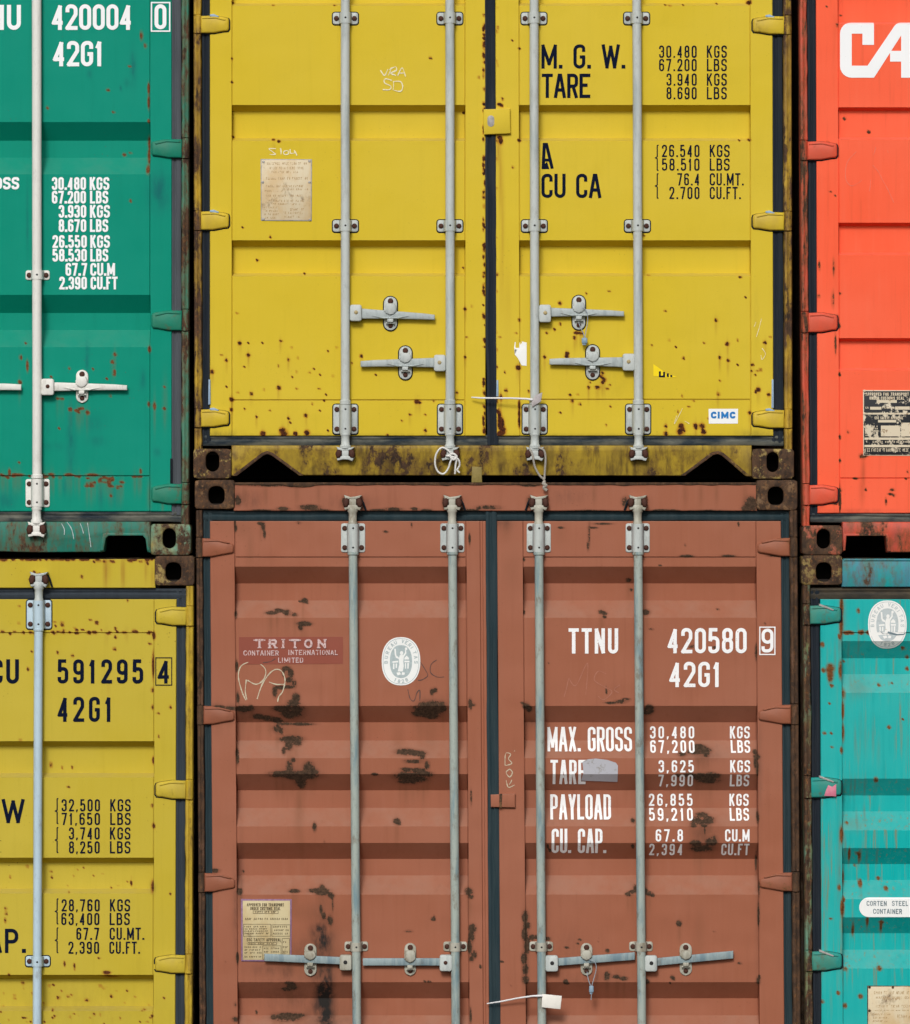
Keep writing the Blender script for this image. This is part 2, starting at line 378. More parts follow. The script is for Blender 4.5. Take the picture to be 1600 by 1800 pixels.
def tube(bm, pts, rad, n=14, mi=0, cap=True):
    """pts: world-local vectors; rad: one radius (px) or one per point"""
    if not isinstance(rad, (list, tuple)): rad = [rad] * len(pts)
    rings = []
    up0 = None
    for i, p in enumerate(pts):
        t = (pts[min(i + 1, len(pts) - 1)] - pts[max(i - 1, 0)]).normalized()
        if up0 is None:
            up0 = Vector((0, 1, 0)) if abs(t.y) < 0.9 else Vector((1, 0, 0))
        u = (up0 - t * up0.dot(t)).normalized(); v = t.cross(u); up0 = u
        rings.append([bm.verts.new(p + (u * math.cos(2 * math.pi * k / n) + v * math.sin(2 * math.pi * k / n)) * rad[i] * S) for k in range(n)])
    for a, b in zip(rings, rings[1:]):
        for k in range(n):
            f = bm.faces.new((a[k], a[(k + 1) % n], b[(k + 1) % n], b[k])); f.material_index = mi
    if cap:
        f = bm.faces.new(rings[0][::-1]); f.material_index = mi
        f = bm.faces.new(rings[-1]); f.material_index = mi

def spline(pts, n=8):
    out = []
    P = [pts[0]] + list(pts) + [pts[-1]]
    for i in range(1, len(P) - 2):
        p0, p1, p2, p3 = (np.array(q, float) for q in P[i - 1:i + 3])
        for k in range(n):
            t = k / n
            out.append(tuple(0.5 * (2 * p1 + (p2 - p0) * t + (2 * p0 - 5 * p1 + 4 * p2 - p3) * t * t + (3 * p1 - p0 - 3 * p2 + p3) * t ** 3)))
    out.append(tuple(float(v) for v in pts[-1]))
    return out

def vnoise(x, y, seed=0):
    x = np.asarray(x, float); y = np.asarray(y, float)
    xi = np.floor(x); yi = np.floor(y); xf = x - xi; yf = y - yi
    h = lambda a, b: np.modf(np.abs(np.sin(a * 127.1 + b * 311.7 + seed * 74.7) * 43758.5453))[0]
    u = xf * xf * (3 - 2 * xf); v = yf * yf * (3 - 2 * yf)
    return (h(xi, yi) * (1 - u) + h(xi + 1, yi) * u) * (1 - v) + (h(xi, yi + 1) * (1 - u) + h(xi + 1, yi + 1) * u) * v

# ------------------------------------------------------------------ sheets: doors and headers as pressed steel with wear fields
class Sheet:
    F = -0.012
    def __init__(s, x0, x1, y0, y1, xl=None, xr=None, ribs=(), D=0.036, seams=(), sh=0.0, yr=900, face=-0.012, dent=0.0011, seed=0, folds=()):
        s.__dict__.update(x0=x0, x1=x1, y0=y0, y1=y1, xl=xl, xr=xr, ribs=sorted(ribs), D=D, seams=seams, sh=sh, yr=yr, F=face, dent=dent, seed=seed, folds=folds)
    def sx(s, x, y): return np.asarray(x, float) + s.sh * (np.asarray(y, float) - s.yr)
    def breaks(s):
        return sorted({v for r in s.ribs for v in r})
    def H(s, x, y, raw=False):
        """depth of the sheet at photo position x, y"""
        x = np.asarray(x, float); y = np.asarray(y, float)
        if not raw: x = x - s.sh * (y - s.yr)
        d = np.full(np.broadcast(x, y).shape, s.F)
        if s.xl is not None:
            ins = (x > s.xl + 0.9) & (x < s.xr - 0.9)
            prof = np.zeros_like(d)
            for a, b, c, e in s.ribs:
                prof = np.minimum(prof, np.interp(y, [a, b, c, e], [0, -s.D, -s.D, 0]))
            d = np.where(ins, s.F - 0.0025 + prof, d)
            for sy in s.seams:
                d = np.where(ins & (np.abs(y - sy) < 0.8), s.F - 0.009, d)
            g = (np.abs(x - s.xl) < 0.95) | (np.abs(x - s.xr) < 0.95)
            d = np.where(g, s.F - 0.008 + prof, d)
        for fx in s.folds:
            d = np.where(np.abs(x - fx) < 1.6, s.F - 0.006, d)
        d = d + s.dent * 2 * (vnoise(x / 85, y / 55, s.seed) - 0.5) + s.dent * (vnoise(x / 30, y / 26, s.seed + 3) - 0.5)
        return d
    def D_at(s, x, y): return float(s.H(np.array([x]), np.array([y]))[0])
    def build(s, name, mat, parent, rust=(), stain=(), grime=(), step=3.5, view=(-40, 1840), xview=(-30, 1630), label=None):
        def lines(a, b, br, lo, hi):
            v = [a, a + 0.01, a + 1.2, b - 1.2, b - 0.01, b] + list(br)
            t = a + 1.2
            while t < b - 2:
                v.append(t); t += step if lo < t < hi else 14
            br = set(br) | {a, b}
            v = sorted(set(v))
            out = [v[0]]
            for q in v[1:]:
                if q - out[-1] < 0.9 and q not in br and q not in (a + 0.01, b - 0.01, b, a + 1.2): continue
                out.append(q)
            return out
        bx = []
        if s.xl is not None:
            for e in (s.xl, s.xr): bx += [e - 1.0, e - 0.5, e + 0.5, e + 1.0]
        for f in s.folds: bx += [f - 3, f - 1.5, f + 1.5, f + 3]
        by = s.breaks()
        for q in s.seams: by += [q - 1.2, q - 0.5, q + 0.5, q + 1.2]
        xs = np.array(lines(s.x0, s.x1, bx, *xview)); ys = np.array(lines(s.y0, s.y1, by, *view))
        X, Y = np.meshgrid(xs, ys)
        Dp = s.H(X, Y, raw=True)
        edge = (X <= s.x0) | (X >= s.x1) | (Y <= s.y0) | (Y >= s.y1)
        near = ((X < s.x0 + 0.8) | (X > s.x1 - 0.8) | (Y < s.y0 + 0.8) | (Y > s.y1 - 0.8)) & ~edge
        Dp = np.where(edge, s.F - 0.045, np.where(near, Dp - 0.0022, Dp))
        PX = s.sx(X, Y)
        co = np.stack([(PX - 800) * S - ORG.x, -Dp - ORG.y, (GY - Y) * S - ORG.z], -1).reshape(-1, 3)
        ny, nx = X.shape
        idx = np.arange(nx * ny).reshape(ny, nx)
        q = np.stack([idx[:-1, :-1], idx[1:, :-1], idx[1:, 1:], idx[:-1, 1:]], -1).reshape(-1, 4)
        me = bpy.data.meshes.new(name)
        me.vertices.add(len(co)); me.vertices.foreach_set('co', co.ravel())
        me.loops.add(q.size); me.loops.foreach_set('vertex_index', q.ravel().astype(np.int32))
        me.polygons.add(len(q)); me.polygons.foreach_set('loop_start', np.arange(0, q.size, 4, dtype=np.int32))
        me.update(calc_edges=True); me.validate()
        for nm, bl in (('rust', rust), ('stain', stain), ('grime', grime)):
            f = np.zeros(PX.shape)
            for b in bl:
                bxp, byp, rx, ry = b[:4]; st = b[4] if len(b) > 4 else 1.0
                xa, xb = np.abs(PX - bxp), np.abs(Y - byp)
                f = np.maximum(f, st * np.exp(-0.693 * ((xa / rx) ** 2 + (xb / ry) ** 2)))
            at = me.attributes.new(nm, 'FLOAT', 'POINT')
            at.data.foreach_set('value', f.ravel().astype(np.float32))
        me.materials.append(M[mat])
        me.shade_smooth(); me.set_sharp_from_angle(angle=math.radians(14))
        o = link(bpy.data.objects.new(name, me), parent)
        if label: o['label'] = label
        s.obj = o
        return o

class Flat:
    """a plain level to write on"""
    def __init__(s, d): s.d = d
    def breaks(s): return []
    def H(s, x, y): return np.full(np.asarray(x).shape, s.d)

# ------------------------------------------------------------------ lettering: stroke glyphs laid on the sheet
G = {
 '0': [('c', (0, 0, .5), (0, 1, .5), (1, 1, .5), (1, 0, .5))],
 '1': [('o', (0.05, .74), (.5, .98), (.5, 0))],
 '2': [('o', (0, .72), (0, 1, .5), (1, 1, .5), (1, .62, .3), (0, 0), (1, 0))],
 '3': [('o', (0, .74), (0, 1, .5), (1, 1, .5), (1, .53, .4), (.35, .53)), ('o', (.35, .53), (1, .53, .42), (1, 0, .5), (0, 0, .5), (0, .26))],
 '4': [('o', (.74, 0), (.74, .96), (0, .24), (1.08, .24))],
 '5': [('o', (.95, 1), (.06, 1), (.02, .5)), ('o', (.02, .47), (.1, .62, .3), (1, .62, .5), (1, 0, .5), (0, 0, .5), (0, .23))],
 '6': [('c', (0, 0, .5), (0, .58, .5), (1, .58, .5), (1, 0, .5)), ('o', (0, .3), (0, 1, .5), (1, 1, .5), (1, .78))],
 '7': [('o', (0, 1), (1, 1), (.32, 0))],
 '8': [('c', (.04, .53, .42), (.04, 1, .45), (.96, 1, .45), (.96, .53, .42)), ('c', (0, 0, .5), (0, .53, .45), (1, .53, .45), (1, 0, .5))],
 '9': [('c', (0, .42, .5), (0, 1, .5), (1, 1, .5), (1, .42, .5)), ('o', (1, .7), (1, 0, .5), (0, 0, .5), (0, .22))],
 'A': [('o', (-.04, 0), (.42, 1), (.58, 1), (1.04, 0)), ('o', (.17, .3), (.83, .3))],
 'B': [('o', (0, .53), (0, 1), (.93, 1, .45), (.93, .53, .42), (0, .53)), ('o', (0, .53), (1, .53, .45), (1, 0, .45), (0, 0), (0, .53))],
 'C': [('o', (1, .70), (1, 1, .5), (0, 1, .5), (0, 0, .5), (1, 0, .5), (1, .30))],
 'D': [('c', (0, 0), (0, 1), (1, 1, .5), (1, 0, .5))],
 'E': [('o', (1, 1), (0, 1), (0, 0), (1, 0)), ('o', (0, .53), (.85, .53))],
 'F': [('o', (1, 1), (0, 1), (0, 0)), ('o', (0, .53), (.85, .53))],
 'G': [('o', (1, .72), (1, 1, .5), (0, 1, .5), (0, 0, .5), (1, 0, .5), (1, .48), (.55, .48))],
 'H': [('o', (0, 0), (0, 1)), ('o', (1, 0), (1, 1)), ('o', (0, .53), (1, .53))],
 'I': [('o', (.5, 0), (.5, 1))],
 'K': [('o', (0, 0), (0, 1)), ('o', (.98, 1), (.02, .36)), ('o', (.34, .58), (1.02, 0))],
 'L': [('o', (0, 1), (0, 0), (1, 0))],
 'M': [('o', (0, 0), (0, 1), (.5, .16), (1, 1), (1, 0))],
 'N': [('o', (0, 0), (0, 1), (1, 0), (1, 1))],
 'O': [('c', (0, 0, .5), (0, 1, .5), (1, 1, .5), (1, 0, .5))],
 'P': [('o', (0, 0), (0, 1), (1, 1, .5), (1, .46, .45), (0, .46))],
 'R': [('o', (0, 0), (0, 1), (1, 1, .45), (1, .48, .42), (0, .48)), ('o', (.55, .48), (1.02, 0))],
 'S': [('o', (1, .75), (1, 1, .5), (0, 1, .5), (0, .58, .45), (1, .45, .45), (1, 0, .5), (0, 0, .5), (0, .25))],
 'T': [('o', (-.02, 1), (1.02, 1)), ('o', (.5, 1), (.5, 0))],
 'U': [('o', (0, 1), (0, 0, .5), (1, 0, .5), (1, 1))],
 'V': [('o', (-.02, 1), (.5, 0), (1.02, 1))],
 'W': [('o', (-.03, 1), (.24, 0), (.5, .95), (.76, 0), (1.03, 1))],
 'X': [('o', (0, 0), (1, 1)), ('o', (0, 1), (1, 0))],
 'Y': [('o', (-.04, 1), (.5, .42), (1.04, 1)), ('o', (.5, .42), (.5, 0))],
 '{': [('o', (1.1, 1), (.6, 1, .4), (.6, .54), (-.1, .5), (.6, .46), (.6, 0, .4), (1.1, 0))],
}
WID = {'1': .72, 'I': .42, 'M': 1.3, 'W': 1.5, ' ': .62, '.': .36, ',': .36, '{': .5, 'A': 1.08, 'L': .9, 'F': .9, 'T': .98}

def fillet(pts, closed):
    n = len(pts); out = []
    for i, p in enumerate(pts):
        r = p[2] if len(p) > 2 else 0
        if r <= 0 or (not closed and i in (0, n - 1)): out.append((p[0], p[1])); continue
        a = Vector(pts[i - 1][:2]); c = Vector(p[:2]); b = Vector(pts[(i + 1) % n][:2])
        u = (a - c); v = (b - c)
        ang = u.angle(v)
        tl = r / math.tan(ang / 2)
        tl = min(tl, u.length * 0.5, v.length * 0.5); r = tl * math.tan(ang / 2)
        u.normalize(); v.normalize()
        cen = c + (u + v).normalized() * (r / math.sin(ang / 2))
        s0 = c + u * tl - cen; s1 = c + v * tl - cen
        a0 = math.atan2(s0.y, s0.x); a1 = math.atan2(s1.y, s1.x)
        da = (a1 - a0 + math.pi) % (2 * math.pi) - math.pi
        k = max(3, int(abs(da) / 0.26))
        for j in range(k + 1):
            q = a0 + da * j / k
            out.append((cen.x + r * math.cos(q), cen.y + r * math.sin(q)))
    res = [out[0]]
    for q in out[1:]:
        if math.hypot(q[0] - res[-1][0], q[1] - res[-1][1]) > 0.05: res.append(q)
    return res

def glyph_paths(ch, x, cw, yt, yb, t):
    """list of (points px, closed)"""
    if ch in G:
        wd = cw - t; h = (yb - yt) - t
        if ch == 'I': wd = 0.01
        res = []
        for st in G[ch]:
            pts = []
            ne = len(st) - 2
            for j, p in enumerate(st[1:]):
                v = p[1]
                vx = x + t / 2 + p[0] * wd; vy = yb - t / 2 - v * h
                if st[0] == 'o' and j in (0, ne):          # free ends reach the base or cap line
                    q = st[2] if j == 0 else st[ne]
                    if abs(q[1] - v) > 0.2 and v in (0, 1): vy = yb if v == 0 else yt
                    elif abs(q[1] - v) < 0.02 and ch in 'EFLTZ27BCG' and p[0] > .9 and ch != 'B': vx += t / 2
                    elif abs(q[1] - v) < 0.02 and ch in 'T7' and p[0] < .1: vx -= t / 2
                pts.append((vx, vy, (p[2] if len(p) > 2 else 0) * wd))
            res.append((fillet(pts, st[0] == 'c'), st[0] == 'c'))
        return res
    return []

def ribbon(bm, pts, closed, t, layer, vary=False):
    pts = list(pts)
    if closed and math.hypot(pts[0][0] - pts[-1][0], pts[0][1] - pts[-1][1]) < 0.06: pts = pts[:-1]
    n = len(pts)
    if n < 2: return
    if not closed:                                        # separate strokes where the line turns back sharply
        for i in range(1, n - 1):
            a, b, c = (Vector(p[:2]) for p in pts[i - 1:i + 2])
            if (b - a).length > 1e-6 and (c - b).length > 1e-6 and (b - a).angle(c - b) > 1.2:
                e = t * 0.42
                u = b + (b - a).normalized() * e; v = b - (c - b).normalized() * e
                ribbon(bm, pts[:i] + [tuple(u)], False, t, layer, vary)
                ribbon(bm, [tuple(v)] + pts[i + 1:], False, t, layer + 0.5, vary)
                return
    L, R = [], []
    for i in range(n):
        a = pts[i - 1] if (closed or i > 0) else None
        b = pts[(i + 1) % n] if (closed or i < n - 1) else None
        c = pts[i]
        d1 = Vector((c[0] - a[0], c[1] - a[1])).normalized() if a else None
        d2 = Vector((b[0] - c[0], b[1] - c[1])).normalized() if b else None
        if d1 is None: d1 = d2
        if d2 is None: d2 = d1
        n1 = Vector((-d1.y, d1.x)); n2 = Vector((-d2.y, d2.x))
        m = n1 + n2
        if m.length < 0.05: m = n1
        else: m = m / max(0.30, m.dot(n1))
        tw = t * (0.45 + 1.1 * float(vnoise(c[0] / 5, c[1] / 5, 4))) if vary else t
        L.append((c[0] + m.x * tw / 2, c[1] + m.y * tw / 2)); R.append((c[0] - m.x * tw / 2, c[1] - m.y * tw / 2))
    lv = [bm.verts.new((x, y, layer)) for x, y in L]; rv = [bm.verts.new((x, y, layer)) for x, y in R]
    for i in range(n if closed else n - 1):
        j = (i + 1) % n
        bm.faces.new((lv[i], lv[j], rv[j], rv[i]))

def flatpoly(bm, pts, layer=0, mi=0):
    f = bm.faces.new([bm.verts.new((x, y, layer)) for x, y in pts])
    f.material_index = mi
    return f

def settle(bm, surf, lift=0.0012, lay=0.0002):
    """cut a flat drawing (px, layer in z) at the sheet's bends and lay it on the sheet"""
    if any(len(f.verts) > 4 for f in bm.faces): bmesh.ops.triangulate(bm, faces=[f for f in bm.faces if len(f.verts) > 4])
    if bm.verts:
        y0 = min(v.co.y for v in bm.verts); y1 = max(v.co.y for v in bm.verts)
        xa = min(v.co.x for v in bm.verts); xb = max(v.co.x for v in bm.verts)
        if isinstance(surf, Sheet):
            for i in range(1, int((xb - xa) / 16) + 1):
                bmesh.ops.bisect_plane(bm, geom=bm.verts[:] + bm.edges[:] + bm.faces[:], plane_co=(xa + 16 * i, 0, 0), plane_no=(1, 0, 0))
            for i in range(1, int((y1 - y0) / 14) + 1):
                bmesh.ops.bisect_plane(bm, geom=bm.verts[:] + bm.edges[:] + bm.faces[:], plane_co=(0, y0 + 14 * i, 0), plane_no=(0, 1, 0))
        for b in surf.breaks():
            if y0 < b < y1:
                bmesh.ops.bisect_plane(bm, geom=bm.verts[:] + bm.edges[:] + bm.faces[:], plane_co=(0, b, 0), plane_no=(0, 1, 0))
    xs = np.array([v.co.x for v in bm.verts]); ys = np.array([v.co.y for v in bm.verts])
    d = surf.H(xs, ys)
    for v, dd in zip(list(bm.verts), d):
        v.co = W(v.co.x, v.co.y, float(dd) + lift + v.co.z * lay)
    bm.normal_update()
    for f in bm.faces:
        if f.normal.y > 0: f.normal_flip()
    return bm

def draw_text(bm, s, x0, x1, yt, yb, t, gap=.3, skip=None, serif=0.0, base=0):
    wds = [WID.get(c, 1.0) for c in s]
    cw = (x1 - x0) / (sum(wds) + gap * (len(s) - 1))
    x = x0; lay = base
    for ch, wd in zip(s, wds):
        if ch in '.,':
            q = t * 1.15
            cx = x + wd * cw / 2
            flatpoly(bm, [(cx - q / 2, yb - q), (cx + q / 2, yb - q), (cx + q / 2 - (q * .5 if ch == ',' else 0), yb + (q * .5 if ch == ',' else 0)), (cx - q / 2, yb + (q * .5 if ch == ',' else 0))])
        else:
            for pts, cl in glyph_paths(ch, x, wd * cw, yt, yb, t):
                ribbon(bm, pts, cl, t, lay); lay += 1
                if serif and not cl:
                    for e in (pts[0], pts[-1]):
                        ribbon(bm, [(e[0] - serif, min(max(e[1], yt + t * .25), yb - t * .25)), (e[0] + serif, min(max(e[1], yt + t * .25), yb - t * .25))], False, t * .55, lay); lay += 1
        x += (wd + gap) * cw

def text(parent, surf, s, x0, x1, yt, yb, t, mat, gap=.3, label=None, **kw):
    bm = bmesh.new()
    draw_text(bm, s, x0, x1, yt, yb, t, gap, **kw)
    o = mk('lettering', settle(bm, surf), mat, parent)
    if label: o['label'] = label
    return o

def framed_digit(parent, surf, ch, x0, x1, y0, y1, cx0, cx1, cy0, cy1, t, ft, mat):
    bm = bmesh.new()
    draw_text(bm, ch, cx0, cx1, cy0, cy1, t)
    e = ft / 2
    ribbon(bm, [(x0 + e, y0 + e), (x1 - e, y0 + e), (x1 - e, y1 - e), (x0 + e, y1 - e)], True, ft, 5)
    return mk('lettering', settle(bm, surf, 0.002), mat, parent)

def scrawl(parent, surf, lines, t, mat, name='scrawl', closed=False):
    bm = bmesh.new()
    for i, l in enumerate(lines):
        ribbon(bm, spline(l, 6) if len(l) > 2 else spline([l[0], ((l[0][0] + l[1][0]) / 2 + .5, (l[0][1] + l[1][1]) / 2), l[1]], 5), False, t, i, True)
    return mk(name, settle(bm, surf), mat, parent)

# ------------------------------------------------------------------ container hardware
def gasket(parent, x0, x1, y0, y1, mat, horiz=False, sh=0.0, yr=900, d=-0.020, wav=1.0, seed=0, name='door_gasket'):
    bm = bmesh.new()
    prof = [(0, -0.020), (0.02, -0.002), (0.22, 0.0), (0.36, -0.0045), (0.42, -0.0055), (0.48, -0.004), (0.6, 0.001), (0.9, -0.001), (0.98, -0.004), (1, -0.020)]
    a0, a1 = (x0, x1) if horiz else (y0, y1)
    n = max(2, int((a1 - a0) / 14))
    rows = []
    for i in range(n + 1):
        a = a0 + (a1 - a0) * i / n
        wv = wav * 2 * (float(vnoise(a / 60, seed * 1.3, 5)) - 0.5); wv2 = wav * 2 * (float(vnoise(a / 47, seed * 2.1, 9)) - 0.5)
        row = []
        for f, dd in prof:
            if horiz: x, y = a, y0 + (y1 - y0) * f + (wv if f < .5 else wv2)
            else: x, y = x0 + (x1 - x0) * f + (wv if f < .5 else wv2) + sh * (a - yr), a
            row.append(bm.verts.new(W(x, y, d + dd)))
        rows.append(row)
    for r, q in zip(rows, rows[1:]):
        for k in range(len(prof) - 1):
            bm.faces.new((r[k], r[k + 1], q[k + 1], q[k]))
    bmesh.ops.recalc_face_normals(bm, faces=bm.faces)
    if sum(f.normal.y for f in bm.faces) > 0: bmesh.ops.reverse_faces(bm, faces=bm.faces)
    return mk(name, bm, mat, parent, 40)

def post(parent, x0, x1, y0, y1, mat, sh=0.0, yr=900, breaks=(), seed=0, outer='l'):
    """corner post: J-bar front with hinge-pin breaks and a rougher inner edge, then the side going back"""
    bm = bmesh.new()
    prof = [(0, -0.10), (0, -0.008), (0.12, -0.002), (0.38, 0.0), (0.5, -0.003), (0.62, 0.001), (0.88, -0.001), (1, -0.007), (1, -0.05)]
    n = max(2, int((y1 - y0) / 9)); rows = []
    ys = sorted(set([y0 + (y1 - y0) * i / n for i in range(n + 1)] + [b + q for b in breaks for q in (-1.6, -.8, .8, 1.6) if y0 < b + q < y1]))
    for y in ys:
        cut = any(abs(y - b) < 1.0 for b in breaks)
        row = []
        for f, dd in prof:
            x = x0 + (x1 - x0) * f + sh * (y - yr)
            wv = 1.6 * (float(vnoise(y / 24, seed + f, 3)) - 0.5) + 0.9 * (float(vnoise(y / 9, seed, 7)) - 0.5)
            if (outer == 'l' and f > .8) or (outer == 'r' and f < .2): x += wv
            row.append(bm.verts.new(W(x, y, dd - (0.007 if cut and dd > -0.04 else 0))))
        rows.append(row)
    for r, q in zip(rows, rows[1:]):
        for k in range(len(prof) - 1): bm.faces.new((r[k], q[k], q[k + 1], r[k + 1]))
    bmesh.ops.recalc_face_normals(bm, faces=bm.faces)
    if sum(f.normal.y for f in bm.faces) > 0: bmesh.ops.reverse_faces(bm, faces=bm.faces)
    return mk('corner_post', bm, mat, parent, 40)

def casting(parent, x0, x1, y0, y1, hx0, hx1, hy0, hy1, mat, round_hole=False, seed=0):
    bm = bmesh.new()
    n = 48
    def ray(pts, cx, cy):
        out = []
        for i in range(n):
            a = 2 * math.pi * (i + 0.5) / n; dx, dy = math.cos(a), math.sin(a); best = 1e9
            for k in range(len(pts)):
                p, q = pts[k], pts[(k + 1) % len(pts)]
                ex, ey = q[0] - p[0], q[1] - p[1]
                den = dx * ey - dy * ex
                if abs(den) < 1e-9: continue
                tt = ((p[0] - cx) * ey - (p[1] - cy) * ex) / den; u = ((p[0] - cx) * dy - (p[1] - cy) * dx) / den
                if tt > 0 and -1e-6 <= u <= 1 + 1e-6: best = min(best, tt)
            out.append((cx + dx * best, cy + dy * best))
        return out
    cx, cy = (hx0 + hx1) / 2, (hy0 + hy1) / 2
    r = min(hx1 - hx0, hy1 - hy0) * (0.42 if round_hole else 0.5)
    rad = (1, 2.2, 3.2)
    def outer(b): return ray(rrect(x0 + b, x1 - b, y0 + b, y1 - b, 5, 6), cx, cy)
    def inner(b): return ray(rrect(hx0 - b, hx1 + b, hy0 - b, hy1 + b, r + b, 8), cx, cy)
    f = 0.004
    rings = [(outer(0), -0.178), (outer(0), f - 0.006), (outer(0.8), f - 0.0018), (outer(2.4), f), (inner(2.0), f), (inner(0.6), f - 0.002), (inner(0), f - 0.006), (inner(0), -0.028), (inner(-4) if False else outer(10), -0.03), (outer(10), -0.165)]
    vs = [[bm.verts.new(W(x, y, d)) for x, y in p] for p, d in rings]
    for k, (a, b) in enumerate(zip(vs, vs[1:])):
        for i in range(n): bm.faces.new((a[i], a[(i + 1) % n], b[(i + 1) % n], b[i])).material_index = 1 if k > 6 else 0
    bm.faces.new(vs[-1]).material_index = 1
    bmesh.ops.recalc_face_normals(bm, faces=bm.faces)
    return mk('corner_casting', bm, [mat, 'under'], parent, 40)  # cavity lined near black: its shade is painted in, over dirt

def hinge(parent, xp, xt, y0, y1, mat, surf, taper=4.0, pin=(0, 0), pinmat=None, sealed=False, pointed=False):
    """door hinge: blade from the post edge xp to its tip xt, with its knuckle on the post"""
    bm = bmesh.new()
    s = 1 if xt > xp else -1
    h = y1 - y0
    L = abs(xt - xp)
    if pointed: prof = [(0, 0), (.30, .02), (.72, .22), (.95, .30), (1, .38), (1, .72), (.95, .80), (.60, .90), (.30, 1.0), (0, 1.0)]
    else: prof = [(0, .03), (.45, .0), (.86, .10), (.97, .16), (1, .28), (1, .76), (.95, .88), (.80, .90), (.45, 1.0), (0, 1.0)]
    p = [(xp + s * L * a, y0 + h * b) for a, b in prof]
    F = surf.F
    if sealed: prism(bm, [(x + s * 1.2, y + 0.8) for x, y in inset(p, -1.2)], F - 0.02, F + 0.0012, 0, 1)
    prism(bm, p, F - 0.03, F + 0.014, 3.0, 0)
    # raised crease near the top
    c = [(xp + s * L * .05, y0 + h * .10), (xp + s * L * .5, y0 + h * .07), (xp + s * L * .88, y0 + h * .22), (xp + s * L * .86, y0 + h * .30), (xp + s * L * .5, y0 + h * .17), (xp + s * L * .05, y0 + h * .20)]
    prism(bm, c, F + 0.010, F + 0.0175, 0.8, 0)
    if pin[1] > pin[0]:
        cx = (pin[0] + pin[1]) / 2; r = (pin[1] - pin[0]) / 2
        tube(bm, [W(cx, y0 - 1, -0.009), W(cx, y0, -0.009), W(cx, y1, -0.009), W(cx, y1 + 1, -0.009)], [r * .8, r, r, r * .8], 14, 2)
    return mk('hinge', bm, ['h_' + mat, 'seal', pinmat or mat], parent, 40)

ROD_D = 0.016
def rod(parent, xt, xb, y0, y1, r, mat, collars=()):
    bm = bmesh.new()
    X = lambda y: xt + (xb - xt) * (y - y0) / (y1 - y0)
    ys = sorted(set([y0, y1] + [y0 + (y1 - y0) * i / 24 for i in range(25)]))
    tube(bm, [W(X(y) + 0.5 * (float(vnoise(y / 170, xt, 2)) - .5), y, ROD_D) for y in ys], r, 16)
    for a, b, rr in collars:
        tube(bm, [W(X(a), a, ROD_D), W(X(a), a + 1.2, ROD_D), W(X(b), b - 1.2, ROD_D), W(X(b), b, ROD_D)], [r + .3, rr, rr, r + .3], 16)
    return mk('locking_rod', bm, mat, parent, 40)

def bracket(parent, cx, y0, y1, w, r, mat, surf, bolts=2, sealed=False, boltmat='bolt'):
    bm = bmesh.new()
    F = surf.D_at(cx + w / 2 - 3, (y0 + y1) / 2)
    if sealed: prism(bm, rrect(cx - w / 2 - 1.8, cx + w / 2 + 1.8, y0 - 1.8, y1 + 2.2, 6), F - 0.02, F + 0.0012, 0.4, 2)
    prism(bm, rrect(cx - w / 2, cx + w / 2, y0, y1, 4), F - 0.02, F + 0.005, 0.9, 0)
    # saddle over the rod
    n = 10; R = (r + 1.6)
    prof = [(cx - R - 2.0, F + 0.004)] + [(cx - R * math.cos(math.pi * i / n), max(F + 0.006, ROD_D + R * S * 0.92 * math.sin(math.pi * i / n))) for i in range(n + 1)] + [(cx + R + 2.0, F + 0.004)]
    ya, yb = y0 + 0.8, y1 - 0.8
    A = [bm.verts.new(W(x, ya, d)) for x, d in prof]; B = [bm.verts.new(W(x, yb, d)) for x, d in prof]
    for i in range(len(prof) - 1): bm.faces.new((A[i], B[i], B[i + 1], A[i + 1]))
    bm.faces.new(A); bm.faces.new(B[::-1])
    ys = [(y0 + y1) / 2] if bolts == 2 else [y0 + 8.5, y1 - 8.5]
    for y in ys:
        for sx in (-1, 1):
            disc(bm, cx + sx * (w / 2 - 6.4), y, 4.6, F, F + 0.0115, 1, 9)
        disc(bm, cx + 0.4, y, 1.9, ROD_D + R * S * 0.5, ROD_D + R * S * 0.94, 3, 8, 0.2)  # solid dark disc painted as a shaded opening
    return mk('rod_bracket', bm, [mat, boltmat, 'seal', 'hole_shade'], parent, 40)

